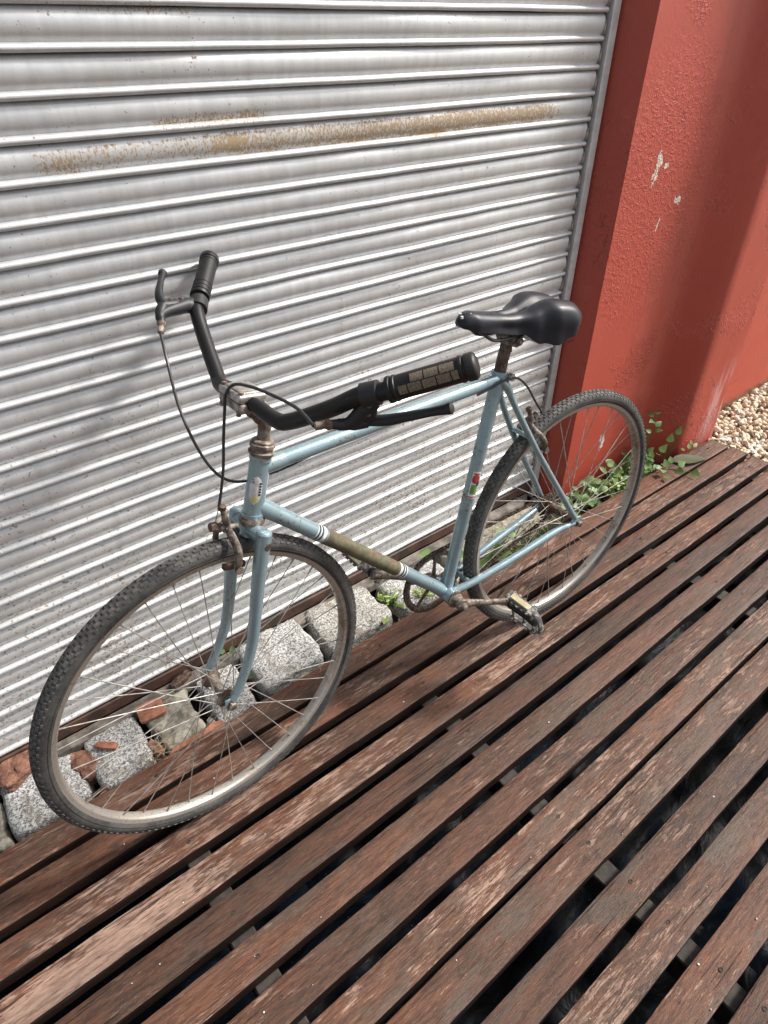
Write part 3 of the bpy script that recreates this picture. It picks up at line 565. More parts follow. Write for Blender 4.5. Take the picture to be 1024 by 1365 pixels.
g = MB(); g.tube([(0, 0, .2975), (0, 0, .2840)], [.0021, .0017], 6); ME_nip = None
def spoke_mesh(sgn):
    fa = sgn*R(62); fl = Vector((math.sin(fa)*.0185, .031, math.cos(fa)*.0185)); rm = Vector((0, .003, .3020)); g = MB()
    pts = [fl.lerp(rm, t)+Vector((.0012*math.sin(t*3.1)*sgn, 0, 0)) for t in (0, .25, .5, .75, .955)]; g.tube(pts, .00105, 5); g.tube([fl.lerp(rm, .955), rm], [.0015, .0019], 6)
    return g.mesh('spoke', M['spoke'])
ME_sp = {1: spoke_mesh(1), -1: spoke_mesh(-1)}
def wheel(name, orig, X, Y, Z, rear, spin):
    mm = Matrix((X, Y, Z)).transposed().to_4x4(); mm = mm@Matrix.Rotation(spin, 4, 'Y'); mm.translation = orig
    w = empty(name, parent=bike, mat=mm)
    mobj('tyre', ME_tyre, w); mobj('rim', ME_rim, w); tag(mobj('tread', ME_tread, w), kind='stuff'); mobj('hub', hub_mesh(rear), w)
    for i in range(18):
        for s in (1, -1):
            a = 2*math.pi*(i+(0 if s > 0 else .5))/18
            me = ME_sp[1 if i % 2 else -1]; r_ = Matrix.Rotation(a, 4, 'Y')@(Matrix.Identity(4) if s > 0 else Matrix.Scale(-1, 4, Vector((0, 1, 0))))
            mobj('spoke', me, w, mat=r_)
    o = (.051, .060)[rear]
    mobj('axle_nut', ME_nut, w, mat=Matrix.Translation((0, o, 0))); mobj('axle_nut', ME_nut, w, mat=Matrix.Translation((0, -o, 0))@Matrix.Rotation(math.pi, 4, 'X'))
    g = MB(); g.tube([(0, 0, .302), (0, 0, .264)], [.0032, .0028], 8); g.tube([(0, 0, .266), (0, 0, .256)], [.004, .0036], 8); va = g.build('valve', M['rustd'], w); va.matrix_local = Matrix.Rotation(2.1, 4, 'Y')
    if rear:
        g = MB(); T = 18; vs = []
        for yy in (-.043, -.040):
            for i in range(T*4): rr = .0365+(.0035 if i % 4 in (1, 2) else 0); a = 2*math.pi*i/(T*4); vs.append((rr*math.cos(a), yy, rr*math.sin(a)))
        n_ = T*4; g.add(vs, [tuple(range(n_)), tuple(range(2*n_-1, n_-1, -1))]+[(i, (i+1) % n_, n_+(i+1) % n_, n_+i) for i in range(n_)]); g.lathe((0, 0, 0), Yx, [(-.050, .022), (-.036, .024)], 20); g.build('sprocket', M['rustd'], w)
    return w
Xb, Yb, Zb = Vector((1, 0, 0)), Vector((0, 1, 0)), Vector((0, 0, 1))
wheel('rear_wheel', L(0, 0), Xb, Yb, Zb, True, .2)
wheel('front_wheel', F(RAKE, 0), n1, -l1, axv, False, .06)
# --- frame
fr = MB(); BB = L(.404, -.063); H0, H1 = L(.8632, .3585), L(.8298, .4708)
hb = F(0, .3808); ht = F(0, .4979)
seat = L(.2765, .458); tt0 = F(0, .474); dt0 = F(0, .405)
fr.tube([hb, ht], .0180, 20); fr.tube([hb, hb+axv*.008], .0196, 20); fr.tube([ht-axv*.008, ht], .0196, 20)
fr.tube([tt0, seat], .0142, 20); fr.tube([dt0, BB], .0158, 20); fr.tube([BB, seat, seat+(seat-BB).normalized()*.014], .0150, 20)
fr.tube([BB+Vector((0, .035, 0)), BB-Vector((0, .035, 0))], .0205, 24)
def lug(a, b, r, l):   # sleeve from a toward b with a scalloped look
    d = (b-a).normalized(); fr.tube([a, a+d*l*.7, a+d*l], [r*1.10, r*1.09, r*1.015], 20)
lug(tt0, seat, .0142, .048); lug(dt0, BB, .0158, .050); lug(BB, dt0, .0158, .045); lug(BB, seat, .0150, .045); lug(seat, tt0, .0142, .042); lug(seat, BB, .0150, .036)
fr.tube([seat-(seat-BB).normalized()*.01, seat+(seat-BB).normalized()*.017], .0178, 20)
for s in (-1, 1):
    dr = L(.004, .004, s*.058)
    cs = [L(.395, -.058, s*.018), L(.33, -.047, s*.030), L(.20, -.026, s*.040), L(.075, -.004, s*.047), L(.035, .001, s*.053), L(.012, .003, s*.057)]
    fr.tube(spline(cs, 5), [.0098]*16+[.0092]*5+[.007]*5, 14)
    ss = [L(.268, .452, s*.0135), L(.225, .365, s*.024), L(.150, .235, s*.037), L(.06, .095, s*.048), L(.012, .018, s*.057)]
    fr.tube(spline(ss, 4), [.0078]*13+[.0074]*4, 12)
    fr.tube([L(.283, .462, s*.012), L(.262, .440, s*.0145), L(.25, .415, s*.018)], [.0088, .0092, .0075], 12)
    # dropout plate
    fr.rbox(dr+Vector((.004, 0, .002)), (.036, .0045, .026), .002, n=1); fr.lathe(dr, Vector((0, 1, 0)), [(-.003, .0145), (.003, .0145)], 18)
fr.tube([L(.188, .302, -.031), L(.188, .302, .031)], .0062, 10); fr.tube([L(.345, -.049, -.027), L(.345, -.049, .027)], .0062, 10)
frame = fr.build('frame', M['paint'], bike)
g = MB(); g.tube([L(.262, .462, -.020), L(.262, .462, .020)], .0052, 10); g.tube([L(.257, .463, -.024), L(.257, .463, -.014)], .0082, 12); g.tube([L(.257, .463, .014), L(.257, .463, .024)], .0082, 12); g.build('seat_bolt', M['alloyd'], frame)
g = MB(); Yb_ = Vector((0, 1, 0))
g.lathe(BB, Yb_, [(.034, .0210), (.037, .0225), (.041, .0225), (.0415, .0180), (.047, .0170), (.0475, .0100)], 20); g.build('bottom_bracket_cup', M['rust'], frame)
g = MB(); g.lathe(BB, -Yb_, [(.034, .0210), (.037, .0225), (.041, .0225), (.0415, .012)], 20); g.build('bottom_bracket_cup', M['rust'], frame)
# decals and bands on the tubes
ddir = (BB-dt0).normalized(); dl = (BB-dt0).length
def on_dt(u): return dt0+ddir*((u-dt0.x)/(BB.x-dt0.x)*dl)
g = MB(); g.tube([on_dt(.725), on_dt(.552)], .01625, 22); g.build('tube_wrap', M['camo'], frame)
for uc in (.738, .545):
    for k, (o, w_, mt) in enumerate(((-.013, .0022, 'white'), (-.0085, .0018, 'ink'), (-.0045, .0022, 'white'), (0, .0018, 'ink'), (.007, .0075, 'white'))):
        sgn = 1 if uc > .6 else -1; c_ = on_dt(uc)+ddir*o*sgn; g = MB(); g.tube([c_-ddir*w_/2, c_+ddir*w_/2], .01655 if k != 4 else .0164, 22); g.build('tube_band', M[mt], frame)
def patch(mb, a, axis, r, side, h0, h1, halfw, seg=10, shape='oval', rows=10):   # curved patch wrapped on a tube
    axis = axis.normalized(); side = (side-axis*side.dot(axis)).normalized(); bn = axis.cross(side); vs = []
    for j in range(rows+1):
        t = j/rows; hw = halfw*(math.sqrt(max(0, 1-(2*t-1)**2)) if shape == 'oval' else 1)
        for i in range(seg+1): an = (2*i/seg-1)*hw/r; vs.append(a+axis*(h0+(h1-h0)*t)+(side*math.cos(an)+bn*math.sin(an))*r)
    return mb.add(vs, [(j*(seg+1)+i, j*(seg+1)+i+1, (j+1)*(seg+1)+i+1, (j+1)*(seg+1)+i) for j in range(rows) for i in range(seg)])
sideh = Vector((.55, .84, 0)); g = MB(); patch(g, hb, axv, .0184, sideh, .030, .084, .0115); badge = g.build('head_badge', M['white'], frame)
g = MB(); patch(g, hb, axv, .01865, sideh, .033, .046, .008, shape='oval'); g.build('head_badge_base', M['yellow'], frame)
g = MB(); sd3 = Vector((.15, .98, 0))
for k in range(5): patch(g, hb, axv, .01875, sd3, .048+k*.0052, .0515+k*.0052, .0022, seg=3, rows=2, shape='r')
for k in range(3): patch(g, hb, axv, .01875, Vector((.75, .6, 0)), .070+k*.003, .0715+k*.003, .003-.0006*k, seg=3, rows=2, shape='r')
g.build('head_badge_lettering', M['ink'], frame)
sdir = (seat-BB).normalized(); sside = Vector((.35, .93, 0))
def st_patch(name, mt, a, b, hw, r, shape='r', side=sside):
    g = MB(); patch(g, BB, sdir, r, side, a, b, hw, shape=shape); g.build(name, M[mt], frame)
h_ = .262
st_patch('seat_tube_decal', 'white', h_, h_+.066, .0105, .01535); st_patch('decal_stripe', 'inkred', h_+.002, h_+.005, .0105, .0155); st_patch('decal_stripe', 'inkred', h_+.058, h_+.063, .009, .0155, 'oval')
st_patch('decal_leaf', 'inkgreen', h_+.010, h_+.034, .008, .0155, 'r'); st_patch('decal_flower', 'inkred', h_+.036, h_+.060, .0095, .0156, 'oval'); st_patch('decal_mark', 'ink', h_+.030, h_+.044, .004, .0157, 'oval', Vector((-.1, .99, 0)))
# --- headset
def rings(o, prof): g = MB(); g.lathe(o, axv, prof, 28); return g
rings(ht, [(0, .0200), (.004, .0225), (.007, .0225), (.009, .0195), (.0135, .0195), (.0155, .0215), (.0205, .0215), (.0225, .0190), (.0255, .0190), (.028, .0165), (.0285, .0115)]).build('headset_cup', M['rust'], bike)
rings(hb, [(0, .0200), (-.004, .0230), (-.0085, .0230), (-.0105, .0205), (-.0145, .0205), (-.017, .0180)]).build('headset_cup', M['rust'], bike)
# --- fork
g = MB(); T0 = .362
g.tube([F(0, .345), F(0, .370)], .0185, 20)
g.tube([F(.001, .358, -.046), F(.001, .358, 0), F(.001, .358, .046)], [.0135, .0165, .0135], 16, flat=1.0)
for s in (-1, 1):
    pts = [F(.002, .372, s*.046), F(.002, .360, s*.046), F(.001, .300, s*.0465), F(-.002, .235, s*.047), F(-.006, .170, s*.0475), F(-.006, .120, s*.048), F(.000, .075, s*.049), F(.011, .032, s*.0495), F(.020, .009, s*.050)]
    sp_ = spline(pts, 4); n_ = len(sp_); rr = [.0140+(.0078-.0140)*max(0, (i/(n_-1)-.18)/.82)**.9 for i in range(n_)]
    rr[0] = .0125; g.tube(sp_, rr, 16)
    g.lathe(F(.002, .372, s*.046), axv, [(-.002, .0128), (.001, .0118), (.003, .0085)], 16)
    g.rbox(F(RAKE, 0, s*.0500), (.022, .0042, .030), .0018, n=1); g.lathe(F(RAKE, 0, s*.0500), l1, [(-.0022, .0125), (.0022, .0125)], 16)
fork = g.build('fork', M['paint'], bike)
g = MB(); patch(g, F(.002, .30, -.046), axv, .01425, Vector((-.35, .93, 0)), .040, .055, .008, shape='oval'); g.build('rust_chip', M['rustd'], fork)
# --- stem and bars
g = MB(); g.tube([F(0, .52), F(0, .548)], .0110, 16)
g.tube(spline([F(0, .546), F(.006, .560), F(.026, .580), F(.044, .592)], 5), [.0112]*6+[.0135]*5+[.016]*5, 16); g.rbox(F(.020, .572), (.030, .016, .020), .004, Matrix.Rotation(-.6, 3, 'Y')); stem = g.build('stem', M['rust'], bike)
tilt = Matrix((n1, -l1, axv)).transposed()@Matrix.Rotation(.12, 3, 'Y')
g = MB(); g.rbox(F(.047, .593), (.050, .070, .016), .004, tilt); stc = g.build('stem_clamp', M['alloyd'], stem)
g = MB(); g.rbox(F(.050, .6085), (.052, .066, .0135), .0045, tilt, 3); g.rbox(F(.0495, .6155), (.040, .040, .006), .0025, tilt, 2); g.build('clamp_cap', M['alloy'], stem)
for a_, b_ in ((.030, -.026), (.030, .026), (.069, -.026), (.069, .026)):
    g = MB(); nn = tilt@Vector((0, 0, 1)); g.lathe(F(a_, .6145, b_), nn, [(-.002, .0042), (.0025, .0042), (.0032, .0032)], 10); g.lathe(F(a_, .584, b_), nn, [(-.006, .0040), (.002, .0040)], 6); g.build('clamp_bolt', M['rust'], stem)
barp = [(.049, .5995, 0), (.048, .599, .040), (.040, .5925, .085), (.033, .600, .112), (.024, .645, .185), (.018, .678, .230), (.0085, .690, .250), (-.002, .698, .264), (-.059, .756, .346)]
def bp(s, extra=0): return [F(a, b, s*c) for (a, b, c) in barp]
full = [p for p in reversed(bp(-1))]+bp(1)[1:]
g = MB(); g.tube(spline(full, 7), .0128, 18); g.build('handlebar', M['black'], bike)
def grip(s, near):
    a = F(-.002, .698, s*.264); b = F(-.059, .756, s*.346); d = (b-a).normalized(); ln = (b-a).length+.006
    g = MB(); r_ = .0168; prof = [(0, .0138), (.001, .0178), (.003, .0184), (.0065, .0184), (.0075, .0168), (.0095, .0168), (.0105, .0180), (.0135, .0180), (.0145, r_), (ln-.022, r_), (ln-.021, .0178), (ln-.017, .0178), (ln-.016, .0166), (ln-.014, .0166), (ln-.013, .0182), (ln-.003, .0182), (ln, .0160), (ln+.002, .011)]
    g.lathe(a, d, prof, 28); o = g.build('grip', M['rubber'], bike)
    if near:
        sdv = (cam.matrix_world.translation-(bm4@((a+b)/2))); sdv = (bm4.to_3x3().inverted()@sdv).normalized()
        base_a = .1; 
        for row, off in ((0, .28), (1, -.46)):
            st = .018 if row == 0 else .036
            x = st; lens = [.013, .0195, .0195, .0195, .012] if row == 0 else [.019, .0205, .0205, .0125]
            for l_ in lens:
                if x+l_ > ln-.0215: l_ = ln-.0215-x
                if l_ < .004: break
                g = MB(); side = sdv-d*sdv.dot(d); side.normalize(); side = Quaternion(d, off)@side; bn = d.cross(side); vs = []; ns = 5
                for rad in (r_-.001, r_+.0011):
                    for q in (0, 1):
                        for i in range(ns+1): an = (2*i/ns-1)*.335; vs.append(a+d*(x+.0009+(l_-.0018)*q)+(side*math.cos(an)+bn*math.sin(an))*rad)
                n_ = ns+1; fs = []
                for i in range(ns): fs += [(2*n_+i, 2*n_+i+1, 3*n_+i+1, 3*n_+i), (i, i+1, 2*n_+i+1, 2*n_+i), (n_+i, n_+i+1, 3*n_+i+1, 3*n_+i)]
                fs += [(0, n_, 3*n_, 2*n_), (ns, n_+ns, 3*n_+ns, 2*n_+ns)]; g.add(vs, fs); g.build('grip_pad', M['tan'], o, 25)
                x += l_
    else:
        for k in range(2):
            g = MB(); g.lathe(a+d*(.020+k*.011), d, [(0, r_-.001), (.001, r_+.0007), (.006, r_+.0007), (.007, r_-.001)], 24); g.build('grip_rib', M['rubber'], o)
    return o
grip(-1, True); grip(1, False)
def brake_lever(s, piv, barrel, tip, mid, clampc):
    # bracket that wraps the bar, body running to the adjuster, blade to the tip
    e = empty('brake_lever', parent=bike); a = F(.018, .678, s*.230); b = F(-.002, .698, s*.264); d = (b-a).normalized()
    g = MB(); c = a.lerp(b, clampc); g.lathe(c-d*.013, d, [(0, .0140), (.001, .0172), (.025, .0172), (.026, .0140)], 20)
    toP = (piv-c); toP -= d*toP.dot(d)
    g.tube(spline([c, c.lerp(piv, .5), piv], 4), [.0160]+[.0145]*3+[.0125]*3+[.0110]*2, 12, flat=.85)
    g.tube(spline([c.lerp(piv, .35), piv.lerp(barrel, .45), barrel], 4), [.013, .0125, .0115, .0105, .0095, .0085, .0078, .0072, .0066], 12)
    g.tube(spline([piv, piv.lerp(barrel, .5)+(piv-c)*.06, barrel], 4), [.0100]*4+[.0085]*3+[.0065]*2, 10)
    g.build('bracket', M['plastic'], e)
    for k_ in (.40, .72):
        q = c.lerp(piv, k_); nv = (bm4.to_3x3().inverted()@(cam.matrix_world.translation-bm4@q)).normalized() if s < 0 else Vector((.3, 0, .95)); g = MB(); g.lathe(q+nv*(.0150 if k_ < .5 else .0125), nv, [(-.004, .0046), (.0012, .0044), (.0018, .003)], 12); g.build('bracket_screw', M['rustd'], e)
    g = MB(); P_ = spline([barrel.lerp(piv, .35), piv, piv.lerp(mid, .5)+(piv-c)*.05, mid, tip], 5); n_ = len(P_); rr = [.0072+.0022*math.sin(i/(n_-1)*math.pi)-.0016*(i/(n_-1)) for i in range(n_)]; rr[-1] = .0078; rr[-2] = .0068
    g.tube(P_, rr, 12, flat=.8); g.lathe(P_[-1], (P_[-1]-P_[-2]), [(-.004, .0068), (.0, .0082), (.005, .0080), (.007, .005)], 12); g.build('lever_blade', M['plastic'], e)
    g = MB(); db = (barrel-piv).normalized(); g.lathe(barrel, db, [(-.004, .0062), (.000, .0075), (.003, .0078), (.006, .0062), (.008, .0052), (.010, .0052), (.011, .0060), (.020, .0058), (.022, .0035)], 14); g.build('adjuster_barrel', M['rust'], e)
    return barrel+db*.022
cN = brake_lever(-1, F(-.008, .643, -.231), F(.0390, .6315, -.209), F(-.0535, .694, -.330), F(-.032, .666, -.280), .45)
cF = brake_lever(1, F(.078, .684, .238), F(.090, .660, .214), F(.046, .724, .318), F(.070, .705, .275), .50)
# --- cables
g = MB(); pts = [cN, F(.0600, .6350, -.175), F(.0610, .6385, -.152), F(.067, .6394, -.110), F(.0735, .6360, -.058), F(.073, .6238, -.010), F(.079, .605, .001), F(.078, .58, .001), F(.074, .53, .001), F(.069, .48, 0), F(.068, .435, 0), F(.069, .409, 0)]
g.tube(spline(pts, 8), .0026, 8); fc = g.build('brake_cable', M['cable'], bike); 
g = MB(); g.tube([F(.069, .410, 0), F(.073, .370, 0)], .0009, 5); g.build('inner_wire', M['spoke'], fc)
g = MB(); pts = [cF, F(.106, .612, .150), F(.100, .545, .105), F(.083, .488, .060), F(.055, .450, .038), F(.022, .438, .026)]
pts2 = [F(-.020, .4475, .018), F(-.070, .466, .010), L(.715, .436, .004), L(.70, .4385, 0)]
g.tube(spline(pts+pts2, 8), .0026, 8)
g.build('brake_cable', M['cable'], bike)
g = MB(); g.tube([L(.705, .4375, 0), L(.690, .441, 0)], .0042, 8); g.rbox(L(.698, .4435, 0), (.014, .009, .009), .001, n=1); g.build('cable_stop', M['alloyd'], frame)
g = MB(); pts = [L(.345, .4445, -.012), L(.31, .4535, -.017), L(.285, .462, -.022), L(.245, .459, -.024), L(.205, .428, -.018), L(.165, .380, -.010), L(.125, .335, 0)]
g.tube(spline(pts, 8), .0026, 8); g.build('brake_cable', M['cable'], bike)
# --- calipers: two crossing arms on a pivot, pads at the rim
def caliper(T, name='brake_caliper'):      # T(w, h, f) : sideways (+ away from camera), height over pivot, forward of pivot
    e = empty(name, parent=bike)
    g = MB(); g.lathe(T(0, 0, -.012), (T(0, 0, 1)-T(0, 0, 0)), [(0, .0055), (.022, .0055), (.0225, .0095), (.027, .0095), (.0275, .0055), (.034, .005)], 12); g.build('pivot_bolt', M['rust'], e)
    g = MB(); g.tube(spline([T(-.002, .042, .024), T(-.006, .022, .018), T(-.004, .002, .010), T(-.018, -.012, .006), T(-.036, -.026, .004), T(-.040, -.048, .002), T(-.030, -.066, -.001)], 5), [.0055]*5+[.0068]*8+[.0078]*10+[.0072]*8, 10, flat=.75); g.build('brake_arm', M['rust'], e)
    g = MB(); g.tube(spline([T(.002, .004, .034), T(.008, .006, .020), T(.006, -.002, .010), T(.020, -.012, .008), T(.036, -.026, .006), T(.040, -.048, .003), T(.030, -.066, -.001)], 5), [.0065]*6+[.0072]*10+[.0074]*15, 10, flat=.75); g.build('brake_arm', M['rust'], e)
    g = MB(); g.lathe(T(-.002, .042, .024)-(T(0, 1, 0)-T(0, 0, 0))*.006, T(0, 1, 0)-T(0, 0, 0), [(0, .006), (.002, .0075), (.008, .0075), (.010, .005)], 10); g.lathe(T(.002, .004, .030), T(0, 0, 1)-T(0, 0, 0), [(0, .0085), (.010, .0085), (.012, .005)], 6); g.tube(spline([T(-.012, .020, .012), T(0, .014, .018), T(.014, .004, .012), T(.022, -.014, .010)], 4), .0012, 5); g.build('clamp_nut', M['rustd'], e)
    for s in (-1, 1):
        g = MB(); cc = T(s*.0215, -.066, -.001); fwd = (T(0, 0, 1)-T(0, 0, 0)).normalized(); upd = (T(0, 1, 0)-T(0, 0, 0)).normalized(); sdw = (T(1, 0, 0)-T(0, 0, 0)).normalized(); rm = Matrix((fwd, sdw, upd)).transposed()
        g.rbox(cc, (.044, .011, .012), .003, rm); g.build('brake_pad', M['rustd'], e); g = MB(); g.lathe(cc, sdw*s, [(.0, .005), (.016, .005), (.0165, .0075), (.022, .0075)], 10); g.build('pad_bolt', M['rust'], e)
    return e
fc_n = lambda w, h, f: F(.040+f, .366+h, w)
caliper(fc_n)
# rear: pivot on the seat stay bridge, arms face backward
sv = (L(.268, .452)-L(.012, .018)); su_ = Vector((sv.x, 0, sv.z)).normalized(); bk = Vector((-su_.z, 0, su_.x))
caliper(lambda w, h, f: L(.172, .312)+su_*h*.95+bk*(f)*.95-Vector((0, w, 0)))
# --- seat post, saddle
g = MB(); sp0 = seat+sdir*.012; g.tube([sp0, L(.2595, .528)], .0128, 16); g.tube([L(.2597, .515), L(.2592, .540)], [.0128, .0118], 16); post = g.build('seat_post', M['rustd'], bike)
g = MB(); cp = L(.256, .545); g.rbox(cp, (.034, .034, .026), .006); g.tube([cp+Vector((-.004, .034, -.004)), cp+Vector((-.004, -.034, -.004))], .0055, 10); g.lathe(cp+Vector((-.004, .0175, -.004)), Vector((0, 1, 0)), [(0, .014), (.006, .014), (.007, .009), (.014, .0085)], 12); g.lathe(cp+Vector((-.004, -.0175, -.004)), Vector((0, -1, 0)), [(0, .014), (.006, .014), (.007, .009), (.014, .0085)], 12); g.build('saddle_clamp', M['rust'], post)
g = MB(); NS, NC = 44, 36; rows = []
def lerp_t(tab, s):
    for (a, x), (b, y_) in zip(tab, tab[1:]):
        if s <= b: k_ = (s-a)/(b-a); k_ = k_*k_*(3-2*k_) if True else k_; return x+(y_-x)*k_
    return tab[-1][1]
hw_t = [(0, .005), (.025, .0150), (.06, .0215), (.12, .0280), (.30, .0305), (.45, .0365), (.60, .0550), (.74, .0760), (.86, .0810), (.94, .0700), (.985, .050), (1, .034)]
dp_t = [(0, .010), (.03, .024), (.09, .036), (.30, .036), (.48, .041), (.62, .070), (.72, .081), (.84, .064), (.93, .043), (.98, .024), (1, .010)]
vs = []
nose = Vector((.396, .622)); back = Vector((.098, .572))
for i in range(NS+1):
    s = i/NS; hw = lerp_t(hw_t, s); dp = lerp_t(dp_t, s); c2 = nose.lerp(back, s); top = c2.y+.010*math.sin(max(0, (s-.55)/.45)*math.pi)-.008*math.sin(min(1, s/.75)*math.pi)-.018*(max(0, .12-s)/.12)**2+.006+.007*min(1, max(0, (s-.4)/.3))
    if s > .94: top -= .016*((s-.94)/.06)**2
    for k in range(NC+1):
        a = k/NC*2-1; ang = a*math.pi*.5; sg = math.copysign(1, a); aa = abs(a)
        # outline: flat-ish top then rounded edge into a skirt
        if aa < .62: q = aa/.62; ww = hw*.86*q; hh = -.004*q**2-.006*q**4
        else: q = (aa-.62)/.38; ww = hw*(.86+.14*math.sin(min(1, q*1.7)*math.pi/2)-.10*max(0, q-.5)); hh = -.010-(dp-.010)*q**1.15
        groove = (.0095*math.exp(-(ww/.0095)**2)*min(1, max(0, (s-.30)/.12))*min(1, max(0, (1.0-s)/.05)))
        wing = .0065*math.exp(-((ww-hw*.55)/(.3*hw+.004))**2)*min(1, max(0, (s-.5)/.2))
        dent = -.0060*math.exp(-((aa-.84)/.12)**2-((s-.40)/.17)**2)-.0045*math.exp(-((aa-.86)/.09)**2-((s-.72)/.07)**2)
        vs.append(L(c2.x, top+hh-groove+wing, sg*(ww+dent)))
n_ = NC+1; g.add(vs, [(i*n_+k, i*n_+k+1, (i+1)*n_+k+1, (i+1)*n_+k) for i in range(NS) for k in range(NC)]+[tuple(range(n_)), tuple(NS*n_+k for k in range(n_))]+[(i*n_, (i+1)*n_, (i+1)*n_+NC, i*n_+NC) for i in range(NS)])
sad = g.build('saddle', M['vinyl'], bike, 50)
for s in (-1, 1):
    g = MB(); g.tube(spline([L(.370, .592, s*.010), L(.345, .575, s*.017), L(.315, .556, s*.022), L(.255, .550, s*.022), L(.200, .550, s*.024), L(.150, .560, s*.035), L(.118, .572, s*.045)], 5), .0035, 8); g.build('saddle_rail', M['cable'], sad)
g = MB()
for (u_, w_, r_) in ((.385, .006, .0030), (.372, -.010, .0016), (.3925, -.008, .0026)): g.lathe(L(u_, .6178+(.385-u_)*.10-abs(w_)*.08, w_), Vector((0, 0, 1)), [(-.004, r_), (.0006, r_)], 10)
g.build('nose_mark', M['white'], sad)
g = MB()
for w_ in (.048, .060): g.rbox(L(.128, .5945, w_), (.0045, .008, .002), .0006, n=1)
g.build('rear_mark', M['white'], sad)
# --- cranks, chainring, chain, pedals
crN = L(.267, -.112, -.083); crF = L(.552, .008, .083)
def crank(a, b, s):
    g = MB(); a2 = a+Vector((0, -s*.056, 0)); d = (b-a2).normalized(); g.tube([a2-d*.004, a2+d*.03, a2.lerp(b, .5), b-d*.02, b+d*.006], [.0125, .0100, .0078, .0088, .0118], 12, flat=.75, upv=Vector((0, 1, 0)))
    g.lathe(a2, Vector((0, -s, 0)), [(-.014, .013), (.007, .015), (.011, .014), (.0115, .0095), (.018, .0085)], 16); g.lathe(b, Vector((0, -s, 0)), [(-.006, .0125), (.006, .0125)], 14); return g
crank(BB, crN, -1).build('crank_arm', M['rust'], bike); crank(BB, crF, 1).build('crank_arm', M['rust'], bike)
g = MB(); g.lathe(BB+Vector((0, .057, 0)), Vector((0, 1, 0)), [(.011, .0065), (.022, .0065), (.0225, .004)], 6); g.build('crank_nut', M['alloy'], bike)
cc = BB+Vector((0, -.047, 0)); g = MB(); T = 44; vs = []
for yy in (-.0016, .0016):
    for i in range(T*4): rr = .0870+(.0034 if i % 4 in (1, 2) else 0); a = 2*math.pi*i/(T*4); vs.append(cc+Vector((rr*math.cos(a), yy, rr*math.sin(a))))
    for i in range(T*4): a = 2*math.pi*i/(T*4); vs.append(cc+Vector((.0745*math.cos(a), yy, .0745*math.sin(a))))
n_ = T*4; fs = []
for i in range(n_): j = (i+1) % n_; fs += [(i, j, n_+j, n_+i), (2*n_+i, 3*n_+i, 3*n_+j, 2*n_+j), (i, 2*n_+i, 2*n_+j, j), (n_+i, n_+j, 3*n_+j, 3*n_+i)]
g.add(vs, fs)
for k in range(5): a = 2*math.pi*k/5+.4; d = Vector((math.cos(a), 0, math.sin(a))); g.tube([cc+d*.012, cc+d*.045, cc+d*.076], [.0085, .0055, .0062], 8, flat=.4, upv=Vector((0, 1, 0)))
g.lathe(cc, Vector((0, 1, 0)), [(-.006, .020), (.006, .020)], 18); g.build('chainring', M['rust'], bike)
# chain: loop over chainring and sprocket, links alternate
g = MB(); rc, rs = .0880, .0375; sc_ = L(0, 0, .0415); y_c = cc.y
A = Vector((cc.x, cc.z)); B_ = Vector((0, RH)); path = []
import itertools
dv = (B_-A); dist_ = dv.length; th0 = math.atan2(dv.y, dv.x); off = math.acos((rc-rs)/dist_)
for i in range(41): a = th0+off+(2*math.pi-2*off)*i/40; path.append(A+Vector((math.cos(a), math.sin(a)))*rc)
for i in range(13): a = th0-off+(2*off)*i/12; path.append(B_+Vector((math.cos(a), math.sin(a)))*rs)
path.append(path[0]); tot = 0; seg_ = []
for p, q in zip(path, path[1:]): seg_.append((tot, p, q)); tot += (q-p).length
def at(dd):
    dd %= tot
    for (s_, p, q) in reversed(seg_):
        if dd >= s_: return p.lerp(q, (dd-s_)/max(1e-9, (q-p).length))
nl = int(tot/.0127); 
for i in range(nl):
    p, q = at(i*tot/nl), at((i+1)*tot/nl); yy = lambda p_: y_c+(-.0415-y_c)*0 if False else y_c+( -.0415-y_c)*max(0, min(1, (A.x-p_.x)/(A.x-B_.x)))
    P0, Q0 = Vector((p.x, yy(p), p.y)), Vector((q.x, yy(q), q.y)); d = (Q0-P0).normalized(); nv = d.cross(Vector((0, 1, 0))); w_ = .0034 if i % 2 else .0024
    for s in (-1, 1): g.box((P0+Q0)/2+Vector((0, s*w_, 0)), (.0165, .0009, .0072), Matrix((d, Vector((0, 1, 0)), nv)).transposed())
    g.tube([P0-Vector((0, .0038, 0)), P0+Vector((0, .0038, 0))], .0026, 6)
g.build('chain', M['rustd'], bike, 30)
